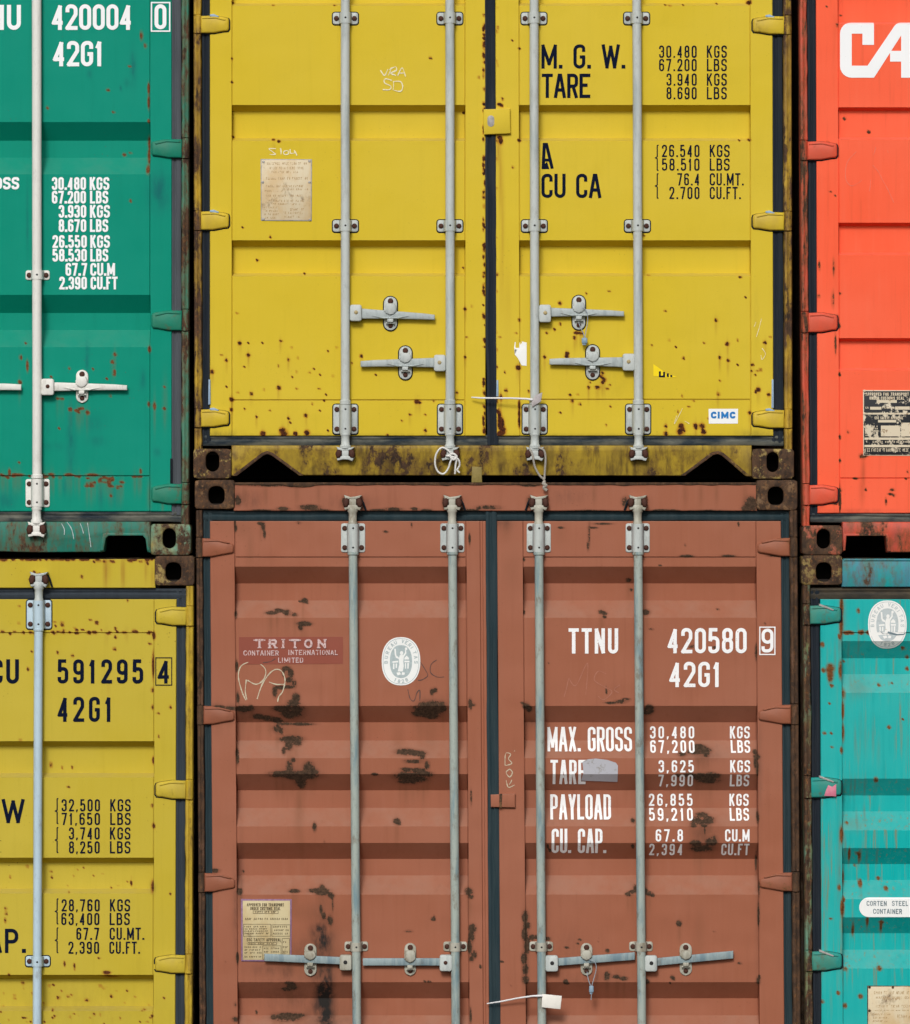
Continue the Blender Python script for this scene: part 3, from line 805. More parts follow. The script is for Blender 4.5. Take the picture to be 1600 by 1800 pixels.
def cam_end(parent, root, cx, ya, yb, up, r, mat, keepmat='bolt'):
    """neck below/above the bracket, the cam head and its two keepers; ya..yb whole length (ya nearer the bracket)"""
    bm = bmesh.new()
    s = 1 if yb > ya else -1
    L = abs(yb - ya)
    Y = lambda f: ya + s * L * f
    tube(bm, [W(cx, Y(0), ROD_D), W(cx, Y(.06), ROD_D), W(cx, Y(.10), ROD_D), W(cx, Y(.40), ROD_D), W(cx, Y(.46), ROD_D), W(cx, Y(.56), ROD_D), W(cx, Y(.60), ROD_D)], [r + .5, r + .5, r - .6, r - .2, r + 1.8, r + 1.4, r - 1], 14)
    h0, h1 = Y(.54), Y(1.0)
    y0, y1 = min(h0, h1), max(h0, h1)
    hw = 15.5
    fl = (y1 - y0) * .27
    # two winged flanges and the web between them
    for a, b, tilt in ((y0, y0 + fl, -2.0), (y1 - fl, y1, 2.0)):
        prism(bm, [(cx - hw, a + tilt), (cx - 4, a - tilt * .8), (cx + 5, a - tilt * .3), (cx + hw + 1, a + tilt * .9), (cx + hw - 3, b + tilt * 1.4), (cx + 5, b + tilt * .2), (cx - 4, b), (cx - hw + 2, b + tilt)], 0.0, 0.032, 1.2, 0)
    box(bm, cx - 6, cx + 6, y0 + fl * .6, y1 - fl * .6, 0.0, 0.031, 1.2, 0)
    mk('rod_cam', bm, mat, parent, 40)
    for sx in (-1, 1):
        bm = bmesh.new()
        a, b = y0 + fl * .55, y1 - fl * .45
        k = [(cx + sx * 6.5, a + 3), (cx + sx * 10, a), (cx + sx * 15, a + 1), (cx + sx * 17.5, (a + b) / 2), (cx + sx * 15, b), (cx + sx * 9, b - 1), (cx + sx * 6, (a + b) / 2)]
        prism(bm, k, -0.012, 0.040, 2.6, 0)
        mk('cam_keeper', bm, keepmat, root, 40)

def handle(parent, hub, bar, catch, mat, barmat, surf, sealed=False, flat=False, catchmat=None, broken=False, hubm='bolt'):
    """hub box on the rod, tapered bar, and the catch that holds the bar"""
    F = surf.F
    bm = bmesh.new()
    (xa, a0, a1), (xb, b0, b1) = bar
    s = 1 if xb > xa else -1
    # hub
    prism(bm, rrect(hub[0], hub[1], hub[2], hub[3], 4), F + 0.006, 0.030, 1.5, 0)
    cxh, cyh = (hub[0] + hub[1]) / 2, (hub[2] + hub[3]) / 2
    disc(bm, cxh + s * .5, cyh - 1, 3.6, 0.028, 0.034, 2 if broken or flat is None else 1, 9)
    # bar
    r = 2.0 if not flat else 0.8
    n = 6; top, bot = [], []
    for i in range(n + 1):
        f = i / n; x = xa + (xb - xa) * f
        sw = 0.0 if flat else 1.2 * math.sin(math.pi * f) - (0.8 if f == 1 else 0)
        top.append((x, a0 + (b0 - a0) * f + (0.9 if f == 1 and not flat else 0))); bot.append((x, a1 + (b1 - a1) * f - sw * .4))
    p = top + bot[::-1]
    prism(bm, p, 0.004, 0.016 if not flat else 0.013, 1.8 if not flat else 0.9, 3)
    if not flat:                                          # pressed flute where the bar passes the catch
        cx = (catch[0] + catch[1]) / 2; f = (cx - xa) / (xb - xa); yc = a1 + (b1 - a1) * f - 3.5
        prism(bm, [(cx - 32, yc - 2.5), (cx - 12, yc - .5), (cx + 12, yc - .5), (cx + 32, yc - 2.0), (cx + 14, yc + 3), (cx - 14, yc + 3)], 0.010, 0.020, 1.4, 3)
    mk('door_handle', bm, [mat, hubm, 'hole_shade', barmat], parent, 40)
    # catch
    bm = bmesh.new()
    x0, x1, y0, y1 = catch
    cm = catchmat or mat
    if sealed: prism(bm, rrect(x0 - 1.8, x1 + 1.8, y0 - 1.8, y1 + 1.8, 14), F - 0.02, F + 0.0012, 0.4, 2)
    prism(bm, rrect(x0, x1, y0, y1, 11), F - 0.02, F + 0.006, 1.0, 0)
    cx = (x0 + x1) / 2; ym = a0 + (b0 - a0) * (cx - xa) / (xb - xa); yn = a1 + (b1 - a1) * (cx - xa) / (xb - xa)
    w = x1 - x0
    prism(bm, [(cx - w * .42, y0 + 13), (cx - w * .18, y0 + 12), (cx + w * .30, y0 + 12), (cx + w * .44, y0 + 17), (cx + w * .46, ym + 1), (cx + w * .25, ym + 6), (cx - w * .05, ym + 8), (cx - w * .40, ym + 4)], F, 0.024, 2.0, 0)
    prism(bm, [(cx - w * .5, ym - 5), (cx - w * .30, ym - 5), (cx - w * .30, ym + 2), (cx - w * .5, ym + 2)], F, 0.021, 1.2, 0)
    box(bm, cx - w * .24, cx + w * .22, yn - 1, yn + 5.5, F, 0.020, 1.2, 0)
    box(bm, cx - w * .34, cx + w * .34, yn + 5.5, yn + 8.0, F, 0.012, 1.0, 0)
    disc(bm, cx, y0 + 7.5, 5.0, F, F + 0.013, 1, 9)
    disc(bm, cx, y1 - 8, 4.4, F, F + 0.011, 1, 9)
    mk('handle_catch', bm, [cm, 'bolt', 'seal'], parent, 40)

def slab(name, parent, pts, d0, d1, mat, bev=0.4):
    bm = bmesh.new(); prism(bm, pts, d0, d1, bev, 0)
    return mk(name, bm, mat, parent)

def draped(name, parent, surf, polys, mats, lift=0.0012, dense=0):
    bm = bmesh.new()
    for p, mi, lay in polys: flatpoly(bm, p, lay, mi)
    return mk(name, settle(bm, surf, lift), mats, parent)

def body(root, x0, x1, y0, y1, ysill, front=-0.2):
    """the box behind the doors, and the cross members under its floor"""
    bm = bmesh.new()
    pts = [(x0, y0), (x1, y0), (x1, ysill), (x0, ysill)]
    A = [bm.verts.new(W(x, y, front)) for x, y in pts]; B = [bm.verts.new(W(x, y, front - 11.9)) for x, y in pts]
    bm.faces.new(A[::-1]); bm.faces.new(B)
    for i in range(4): bm.faces.new((A[i], A[(i + 1) % 4], B[(i + 1) % 4], B[i]))
    bmesh.ops.recalc_face_normals(bm, faces=bm.faces)
    mk('container_shell', bm, 'body', root)
    bm = bmesh.new()
    A = [(x0 + 4, ysill + .5), (x1 - 4, ysill + .5), (x1 - 4, y1 - 2), (x0 + 4, y1 - 2)]
    prism(bm, A, -11.5, -0.55, 0, 0)
    mk('underframe', bm, 'under', root)

def speck_line(x0, x1, y, n, r=(1.6, 3.2), jitter=3, seed=0):
    rg = random.Random(seed)
    return [(rg.uniform(x0, x1), y + rg.uniform(-jitter, jitter), rg.uniform(*r) * rg.uniform(1, 1.8), rg.uniform(*r)) for _ in range(n)]

def zoomed(lst, ox, oy, k, rmin=0.0, px=False):
    """(x, y, r) or (x, y, rx, ry) read off an enlargement; radii already photo pixels when px"""
    out = []
    for t in lst:
        if len(t) == 3: x, y, r = t; rx = ry = r
        else: x, y, rx, ry = t[:4]
        if not px: rx /= k; ry /= k
        out.append((ox + x / k, oy + y / k, max(rx, rmin), max(ry, rmin)) + tuple(t[4:]))
    return out

def drips(spots, length=26, w=1.6, st=0.55):
    return [(x, y + length * .5, max(w, rx * .5), length * (.5 + .1 * ry), st) for x, y, rx, ry, *_ in spots]

GRP = 'shipping containers stacked side by side'

# ================================================================== upper yellow container
root = thing('shipping_container', 'bright yellow container between the green and orange-red ones, navy M. G. W. and TARE lettering', 'shipping container', 868, 843, group=GRP)
Y_RIBS = [(a, a + 10, a + 57, a + 63.5) for a in (-292, -54, 184, 422)]
body(root, 346, 1391, -396, 843, 788)
post(root, 341, 354.5, -345, 792, 'f_yellow_post', 0.002, 400, (27, 59, 371, 405, 719, 752), 1, 'l')
post(root, 1378, 1392.5, -345, 792, 'f_yellow_post', 0.002, 400, (27, 60, 372, 406, 720, 753), 2, 'r')
casting(root, 340, 407, 789, 841.5, 362, 385.5, 794, 829, 'cast_yellow')
casting(root, 1322, 1396, 789, 842, 1348, 1369, 795, 830, 'cast_yellow')
casting(root, 340, 413, -400, -346, 364, 396, -389, -357, 'cast_yellow', True)
casting(root, 1322, 1396, -400, -346, 1340, 1372, -389, -357, 'cast_yellow', True)
slab('header_rail', root, [(413, -396), (1322, -396), (1322, -345), (413, -345)], -0.2, -0.004, 'f_yellow', 2)
bm = bmesh.new()
sill = [(407, 783), (1322, 783), (1322, 838)] + [(1318, 838), (1271, 797), (1262, 794.5), (1252, 796), (1200, 835), (1196, 836.5)] + [(535, 835.5), (530, 834), (480, 798), (470, 794.5), (461, 797), (412, 836), (407, 836)]
prism(bm, sill, -0.16, -0.004, 2.0, 0)
for p in ([(408, 836), (461, 795.5), (470, 792.5), (480, 796), (534, 836), (526, 836), (478, 801), (470, 798), (463, 801), (416, 837)],
          [(1197, 836), (1251, 795), (1262, 792.5), (1272, 796), (1319, 837), (1311, 837), (1269, 801), (1262, 798), (1254, 800), (1205, 836)]):
    prism(bm, p, -0.02, 0.0015, 0.6, 1)
mk('sill_rail', bm, ['f_yellow_rail', 'f_yellow_rim'], root)
gasket(root, 355, 371, -330, 778, 'rubber', False, 0.0, 400, -0.021, 0.7, 1)
gasket(root, 1357, 1377.5, -330, 778, 'rubber', False, 0.002, 400, -0.021, 0.7, 2)
gasket(root, 354, 1378, 765, 783.5, 'rubber_scuffed', True, 0, 0, -0.022, 1.0, 3)
gasket(root, 354, 1378, -346, -326, 'rubber', True, 0, 0, -0.022, 1.0, 3)

ZL = zoomed([(250, 440, 3.5), (297, 505, 3.5), (473, 428, 2.6), (530, 465, 2), (178, 533, 3), (100, 595, 4), (273, 568, 2), (515, 530, 2.5), (462, 563, 2), (560, 595, 1.5), (627, 597, 1.6), (650, 580, 1.5), (755, 617, 2), (727, 485, 2), (776, 465, 1.7), (462, 682, 4), (313, 714, 3), (718, 717, 2), (239, 705, 2), (680, 687, 2), (560, 685, 1.5), (705, 750, 2), (645, 768, 2), (279, 798, 2), (412, 802, 1.7), (342, 840, 2.5), (515, 846, 2.6), (608, 832, 3.5), (525, 870, 2), (682, 805, 1.5), (376, 930, 5), (482, 915, 6), (490, 930, 7), (552, 930, 4), (615, 925, 5), (727, 915, 2), (207, 745, 4), (205, 800, 3), (237, 278, 2), (295, 440, 2), (375, 438, 1.5), (908, 510, 3), (855, 550, 1.5), (1207, 757, 4), (1225, 760, 3), (1302, 755, 2), (1173, 827, 2.5), (1253, 828, 1.7), (1255, 912, 3), (1048, 937, 2), (1130, 862, 1.5), (1470, 255, 3), (1508, 240, 1.5), (1470, 517, 2.5), (1477, 408, 1.5), (1425, 708, 2.6), (985, 610, 1.5), (180, 678, 1.7), (380, 692, 1.4), (535, 625, 1.3), (563, 520, 1.4), (685, 610, 1.4), (152, 505, 1.5)], 340, 460, 3.077, 1.9, True)
ZL += zoomed([(1283, 312, 2.6), (432, 752, 2.8), (462, 762, 2.8), (416, 1281, 2.4), (343, 1404, 2.6), (208, 318, 1.6), (208, 442, 2.2), (1543, 417, 2.2), (268, 1228, 1.5), (600, 1476, 1.5), (213, 735, 2.2), (212, 8, 2), (765, 26, 1.8), (432, 26, 1.6), (1460, 1445, 2), (1462, 605, 2.4)], 340, 0, 3.077, 2.0, True)
shrink = lambda L: [(a, b, max(1.7, c * .86), max(1.7, e * .86)) for a, b, c, e in L]
rg = random.Random(19)
ZL = shrink(ZL) + [(851.5 + rg.uniform(-1.2, .6), rg.uniform(-5, 762), rg.uniform(1.1, 2.4), rg.uniform(1.4, 5)) for _ in range(80)]
left = Sheet(369, 853.5, -326, 766, 408, 817.5, Y_RIBS, 0.050, (703,), 0.0, 400, seed=1)
dl = left.build('door', 'yellow', root, ZL, drips([z for z in ZL if z[2] > 2.1 and z[1] > 500 and z[0] < 845], 14, 1.5, 0.55) + [(481, 262, 1.6, 9, .6)], [(366, 700, 3, 40, .5)] + [(385, 765, 26, 7, .45), (600, 768, 200, 4, .35)])
ZR = zoomed([(425, 188, 3.5), (240, 264, 2.5), (152, 343, 2), (225, 325, 1.7), (235, 480, 4.5), (180, 583, 3), (175, 500, 2), (355, 432, 3), (458, 415, 3.5), (456, 428, 4), (500, 322, 5, 3), (520, 325, 4, 3), (490, 345, 3), (365, 322, 2.5), (400, 307, 2.5), (425, 282, 2.5), (618, 505, 3), (612, 520, 3), (625, 535, 4), (618, 548, 3), (555, 570, 3), (595, 570, 5, 3), (640, 575, 2.5), (650, 560, 2), (560, 545, 2), (470, 605, 2.5), (480, 632, 3), (505, 600, 2), (515, 645, 2.5), (425, 685, 2.2), (633, 742, 2), (655, 655, 1.6), (902, 222, 2.2), (1133, 265, 3), (1185, 372, 3.5), (1150, 435, 3), (1188, 448, 3), (1152, 538, 2), (1143, 600, 3), (1232, 467, 2), (1232, 355, 2), (1080, 368, 1.7), (985, 437, 2.6), (1355, 367, 3.2), (1298, 467, 3), (1295, 495, 2), (1325, 580, 4.2), (1312, 590, 2.6), (1372, 603, 3.2), (1335, 490, 2.6), (1318, 497, 2), (1310, 515, 2), (1285, 685, 3.2), (1100, 710, 2), (975, 745, 5), (970, 770, 6), (985, 765, 4), (1040, 742, 4), (1042, 752, 3.5), (1070, 745, 5), (1077, 772, 4.5), (905, 745, 3), (905, 780, 4), (960, 680, 1.6), (980, 608, 2), (1010, 657, 1.7), (1030, 632, 1.7), (950, 387, 1.5), (920, 355, 1.7), (840, 380, 1.4), (545, 145, 1.6), (648, 133, 1.8), (1268, 162, 1.8), (1243, 70, 2.2), (157, 615, 3, 6), (150, 700, 3, 14), (156, 735, 6, 12), (165, 765, 6, 8), (150, 780, 5, 5), (240, 650, 1.6, 9), (240, 690, 1.6, 8), (240, 730, 2, 10), (1180, 375, 2), (1380, 340, 1.6), (283, 588, 2.4)], 820, 460, 2.58, 2.0, True)
ZR += zoomed([(165, 448, 2.4), (150, 472, 4, 3), (160, 478, 3), (150, 622, 5, 3), (155, 640, 4, 6), (55, 350, 2.2), (212, 757, 2.2), (240, 635, 3), (210, 183, 1.6), (1283, 8, 4), (1240, 635, 2.2), (1283, 632, 3), (905, 20, 2), (925, 24, 1.8), (1243, 1255, 2.2), (808, 1070, 1.8), (1137, 12, 2), (240, 218, 1.6), (828, 1246, 1.6), (985, 20, 1.5)], 820, 0, 2.58, 2.0, True)
ZR = shrink(ZR) + [(874 + rg.uniform(-.4, .8), rg.uniform(-5, 762), rg.uniform(1.0, 1.8), rg.uniform(1.2, 4)) for _ in range(20)]
right = Sheet(872, 1359, -326, 766, 913.5, 1319.5, Y_RIBS, 0.050, (702,), 0.002, 400, seed=2)
dr = right.build('door', 'yellow', root, ZR, drips([z for z in ZR if z[2] > 2.3 and z[1] > 560 and z[0] > 880], 17, 1.6, 0.55) + [(877, 262, 3, 22, .75), (880, 310, 2.6, 60, .6), (884, 400, 2.2, 90, .55), (882, 480, 2, 60, .4), (892, 520, 6, 60, .22)],
                  [(1000, 768, 300, 4, .35), (1330, 764, 30, 7, .4), (1072, 672, 25, 20, .12), (1330, 560, 3, 40, .12)])
gasket(dr, 853, 874.5, -330, 782, 'rubber', False, 0.008, 400, -0.0125, 1.3, 4, 'centre_gasket')

for d, surf, rods in ((dl, left, ((607.3, 607.3), (791, 791.2))), (dr, right, ((938.8, 940.2), (1119.3, 1122.2)))):
    for xt, xb in rods:
        X = lambda y: xt + (xb - xt) * y / 760
        rod(d, xt - (xb - xt) * .4, xb, -330, 764, 7.9, 'zinc', ((703, 712, 9.6), (761, 766, 9)))
        for yc in (32, 397): bracket(d, X(yc), yc - 10.3, yc + 10.3, 44.5, 7.9, 'zinc', surf, 2, True)
        bracket(d, X(737), 711, 762.5, 43, 7.9, 'zinc', surf, 4, True)
        cam_end(d, root, X(785), 763, 808, False, 7.9, 'zinc')
handle(dl, (615.5, 636, 536, 565), ((635, 542.5, 560.5), (764.5, 552.5, 562.5)), (675, 698, 521.5, 580.5), 'zinc', 'zinc_bar', left, True, hubm='brass')
handle(dl, (763, 783.5, 624, 653), ((764, 629, 646), (634, 634, 645)), (701.5, 724, 608.5, 667), 'zinc', 'zinc_bar', left, True, hubm='brass')
handle(dr, (947.5, 968.5, 536, 567), ((967, 541, 557), (1097, 546.5, 556)), (1006.5, 1029, 519.5, 579.5), 'zinc', 'zinc_bar', right, True, hubm='brass')
handle(dr, (1094.5, 1116, 622, 652), ((1095, 628, 646), (966, 630, 641)), (1030.5, 1053.5, 606.5, 667), 'zinc', 'zinc_bar', right, True, hubm='brass')
for a, b in ((27, 58), (371, 404), (719, 750.5)): hinge(dl, 353, 402.5, a, b, 'yellow', left, pin=(342.5, 354.5), pinmat='f_yellow_post', sealed=True)
for a, b in ((28, 60), (372.5, 405), (720, 752.5)): hinge(dr, 1379, 1323.5, a, b, 'yellow', right, pin=(1379, 1391.5), pinmat='f_yellow_post', sealed=True)
for x, a in ((369, 27), (369, 371), (369, 719), (1346, 28), (1346, 372.5), (1346, 720)):  # pale washer pieces that put the hinge-top highlight into colour
    d = dl if x < 800 else dr
    bm = bmesh.new(); prism(bm, [(x, a - 1.5), (x + 7, a - 2.5), (x + 16, a + 1.5), (x + 15, a + 3.5), (x, a + 2)], -0.03, 0.0035, .6, 0); mk('highlight_washer', bm, 'strip', d)
# centre keeper plate with a worn pale spot
bm = bmesh.new()
prism(bm, [(850, 192), (897, 191), (898, 235), (851, 237), (849.5, 215)], -0.03, 0.004, 1.6, 0)
prism(bm, rrect(857, 869, 203, 223, 6), 0.0, 0.0052, 0.3, 1)
mk('keeper_plate', bm, ['yellow', 'plate_rim'], dr)
for x0, y0, y1, d in ((366.5, 667, 711, dl), (1357, 667, 717, dr), (873, 668, 697, dr)): slab('rubber_lip', d, [(x0, y0), (x0 + 3.2, y0), (x0 + 3.6, y1), (x0 - .5, y1)], -0.03, -0.007, 'strip')
for d, x in ((dl, 362), (dl, 362), (dr, 1362)): pass
# writing
def navy(s, x0, x1, y0, y1, t, gap=.3, m='ink_navy'): return text(dr, right, s, x0, x1, y0, y1, t, m, gap)
navy('M. G. W.', 952, 1100, 77.5, 120, 5.7, .14); navy('TARE', 953, 1038, 129, 171.5, 5.7, .13); navy('CU CA', 952, 1057, 305, 347.5, 5.7, .16)
scr = [(953.6, 296, 3.1)]
bm = bmesh.new(); ribbon(bm, [(955, 296), (957, 253.5), (961, 253.5), (971, 296)], False, 5.6, 0); ribbon(bm, [(956, 281), (966, 281)], False, 5, 1); flatpoly(bm, [(953, 292), (962, 284), (966, 297), (953, 297)], -3, 0)
mk('lettering', settle(bm, right), 'ink_navy', dr)
for s, u, y0, xn, x1, xu in (('30.480', 'KGS', 79.5, 1159, 1225, 1278), ('67.200', 'LBS', 103, 1159, 1225, 1278), ('3.940', 'KGS', 128.5, 1172, 1225, 1278), ('8.690', 'LBS', 152.5, 1172, 1225, 1278)):
    navy(s, xn, x1, y0, y0 + 21.5, 2.7, .42); navy(u, 1243, xu, y0, y0 + 21.5, 2.7, .34)
for s, u, y0, xn, x1, xu in (('26.540', 'KGS', 254, 1164, 1230, 1283), ('58.510', 'LBS', 278, 1164, 1230, 1283), ('76.4', 'CU.MT.', 304, 1191, 1230, 1308), ('2.700', 'CU.FT.', 328, 1177, 1230, 1303)):
    navy(s, xn, x1, y0, y0 + 21.5, 2.7, .42); navy(u, 1248, xu, y0, y0 + 21.5, 2.7, .30)
navy('{', 1152, 1158.5, 254, 300, 2.0); navy('{', 1152, 1158.5, 304, 349, 2.0)
scrawl(dl, left, [[(669, 123), (676, 132), (682, 121)], [(683, 132), (688, 118)], [(684, 122), (695, 117), (697, 123), (687, 128), (696, 132)], [(699, 133), (707, 119), (713, 134)], [(700, 128), (711, 128)],
                 [(689, 141), (678, 138), (676, 145), (687, 151), (685, 157), (673, 157)], [(692, 143), (691, 158)], [(691, 143), (704, 143), (708, 152), (704, 160), (692, 158)]], 1.9, 'chalk')
scrawl(dl, left, [[(485, 261), (473, 261), (480, 267), (484, 271), (474, 271)], [(493, 260), (494, 271)], [(506, 264), (499, 266), (500, 271), (507, 270), (506, 264)], [(510, 262), (511, 269), (519, 268)], [(517, 264), (522, 273)]], 1.8, 'chalk')
# data plate
FL = Flat(-0.0115)
def plate(parent, x0, x1, y0, y1, surfd, mats, rivets=(), rim=1.2):
    bm = bmesh.new()
    prism(bm, [(x0, y0), (x1, y0 + .5), (x1 - .5, y1), (x0 + .5, y1 - .8)], surfd - 0.02, surfd + 0.0022, 0.4, 1)
    prism(bm, [(x0 + rim, y0 + rim), (x1 - rim, y0 + rim), (x1 - rim, y1 - rim), (x0 + rim, y1 - rim)], surfd, surfd + 0.0029, 0.2, 0)
    for x, y in rivets: disc(bm, x, y, 2.4, surfd, surfd + 0.006, 1, 8)
    return mk('data_plate', bm, mats, parent)
def small_print(parent, surf, rows, mat, seed=0, name='plate_print'):
    """rows: (x0, x1, y, height): broken rows of worn engraving"""
    rg = random.Random(seed); bm = bmesh.new()
    for x0, x1, y, h in rows:
        x = x0
        while x < x1 - 2:
            wd = rg.uniform(2, 4.2); n = rg.choice((2, 3, 4, 5, 6))
            for _ in range(n):
                if x > x1 - 2: break
                k = rg.randint(0, 3)
                if k == 0: ribbon(bm, [(x, y), (x, y + h)], False, .9, 0); ribbon(bm, [(x, y + .4), (x + 1.9, y + .4)], False, .8, 1)
                elif k == 1: ribbon(bm, [(x + 1, y), (x + 1, y + h)], False, .9, 0); ribbon(bm, [(x, y + h * .5), (x + 2, y + h * .5)], False, .8, 1)
                elif k == 2: ribbon(bm, [(x, y + .4), (x + 2, y + .4)], False, .8, 0); ribbon(bm, [(x, y + h - .4), (x + 2, y + h - .4)], False, .8, 0); ribbon(bm, [(x + .4, y), (x + .4, y + h)], False, .8, 1)
                else: ribbon(bm, [(x, y + h), (x + 1, y), (x + 2, y + h)], False, .8, 0)
                x += 3.0
            x += rg.uniform(1.5, 4)
    return mk(name, settle(bm, surf, 0.0003, 0.00008), mat, parent)
pd = -0.0145
p1 = plate(dl, 458, 548.5, 279, 388.5, pd, ['plate_cream', 'plate_rim'], ((463, 284), (544, 283), (462, 320), (544, 320), (463, 385), (545, 386)), 1.8)
small_print(p1, Flat(pd + 0.0029), [(470, 540, 285, 4.5), (474, 536, 293, 4.2), (478, 526, 300, 4), (468, 543, 311, 4.6), (468, 538, 325, 4), (500, 543, 331, 3), (466, 500, 334, 3), (468, 536, 342, 3.4), (470, 536, 351, 3.4), (480, 530, 357, 3), (465, 492, 363, 3), (465, 490, 369, 3), (465, 492, 375, 3), (466, 486, 381, 3), (498, 535, 372, 4), (510, 540, 366, 4), (500, 528, 379, 4)], 'print_tan', 4)
# stickers on the right door
st = draped('sticker', dr, right, [([(1246, 718.5), (1298, 718.5), (1297.5, 744.5), (1246.5, 744.5)], 0, 0)], ['sticker'])
bm = bmesh.new(); draw_text(bm, 'CIMC', 1250, 1293, 723.5, 735.5, 3.6, .22); mk('lettering', settle(bm, right, 0.0018), 'blue_print', dr)
draped('sticker', dr, right, [([(1149, 640), (1158, 646), (1172, 657), (1191, 662), (1176, 664), (1149, 660.5)], 0, 0)] + [([(x, y0), (x + 3.6, y0), (x + 3.6, 663), (x, 662.5)], 1, 1) for x, y0 in ((1158.5, 652.5), (1166, 653.5), (1172.5, 656), (1178.5, 659))] + [([(1158.5, 660), (1169, 660), (1169, 663), (1158.5, 662.6)], 1, 2)], ['hazard', 'ink_navy'])
draped('sticker', dr, right, [([(905, 601), (914, 602), (918, 600), (926, 602), (926, 643), (917, 642), (917, 627), (911, 630), (905, 623), (909, 615), (904, 610)], 0, 0)], ['sticker'], 0.0018)
scrawl(dr, right, [[(1339, 560), (1330, 592)], [(1329, 566), (1326, 574)], [(1340, 612), (1346, 622), (1340, 632), (1338, 624)], [(1190, 730), (1186, 745), (1200, 718)], [(1204, 740), (1212, 745)]], 0.9, 'chalk')
slab('tape_strip', root, [(830, 820), (847, 821), (847.5, 848), (829, 848)], -0.02, 0.0005, 'tape_yellow', 0.3)

# ================================================================== brown container below it
root = thing('shipping_container', 'brown container with white MAX. GROSS lettering and dark corrosion patches, under the bright yellow one', 'shipping container', 868, 1957, group=GRP)
SB, YB = 0.0068, 1350
body(root, 347, 1400, 849, 1957, 1900)
post(root, 347.5, 359, 897, 1905, 'f_brown', SB, YB, (945, 980, 1240, 1274, 1534, 1569), 3, 'l')
post(root, 1391, 1405, 897, 1905, 'f_brown', SB, YB, (945, 979, 1238, 1274, 1533, 1568), 4, 'r')
casting(root, 342.5, 413, 843.5, 895, 366.5, 395, 855, 887, 'cast_brown', True)
casting(root, 1329, 1402, 843.5, 897, 1350, 1377.5, 856, 888, 'cast_brown', True)
casting(root, 345, 415, 1904, 1957, 366, 389, 1912, 1946, 'cast_brown')
casting(root, 1336, 1408, 1904, 1957, 1362, 1385, 1912, 1946, 'cast_brown')
slab('sill_rail', root, [(415, 1904), (1336, 1904), (1336, 1950), (415, 1950)], -0.16, -0.004, 'f_brown', 2)
hd = Sheet(411, 1331, 848.5, 898, face=-0.005, dent=0.001, seed=11)
HRU = zoomed([(485, 1337, 30, 10), (630, 1330, 50, 14), (1080, 1340, 50, 8), (1195, 1338, 20, 7), (1000, 1342, 60, 5), (1430, 1340, 60, 6), (1260, 1343, 30, 6), (380, 1345, 60, 4), (240, 1290, 16, 25), (700, 1345, 40, 5), (820, 1300, 14, 24), (1365, 1300, 16, 28), (240, 1200, 30, 8), (400, 1205, 120, 9), (560, 1208, 50, 12), (780, 1195, 200, 6), (1200, 1198, 300, 5)], 340, 460, 3.077)
HRU += zoomed([(250, 1005, 300, 7), (700, 1003, 300, 7), (1150, 1000, 250, 6), (1290, 1100, 26, 30), (1270, 1120, 20, 12), (100, 1115, 50, 8), (20, 1130, 40, 6), (290, 1090, 14, 22), (720, 1090, 14, 20), (560, 1132, 100, 5), (900, 1130, 60, 6), (1100, 1132, 90, 5), (290, 1010, 50, 8)], 820, 460, 2.58)
hd.build('header_rail', 'brown', root, HRU, [(x, 868, 3, 16, .5) for x in (418, 430, 467, 522, 560, 1205, 1232, 1260, 1310, 1045)], [(440, 880, 20, 14, .3), (1000, 872, 30, 14, .2), (620, 885, 30, 10, .35)], 4)
rgf = random.Random(3)
top = [(413 + 12 * i, 852.2 + rgf.uniform(-.6, .8) + (3.5 if 8 <= i <= 11 else 0) + (1.2 if i % 13 == 5 else 0)) for i in range(77)]
slab('roof_lip', root, [(413, 848)] + [(1329, 848)] + [(1329, 852)] + top[::-1], -0.05, -0.0005, 'f_brown', .6)
gasket(root, 356, 1388, 897, 915.5, 'rubber_green', True, 0, 0, -0.021, 0.9, 5)
gasket(root, 359.5, 376, 898, 1910, 'rubber_green', False, SB, YB, -0.022, 1.0, 6)
gasket(root, 1375.5, 1391, 898, 1910, 'rubber_green', False, SB, YB, -0.022, 1.0, 7)
B_RIBS = [(996, 1026, 1056, 1086), (1241, 1271, 1303, 1333), (1361, 1391, 1422, 1453), (1482, 1512, 1541, 1573), (1727, 1758, 1788, 1818)]
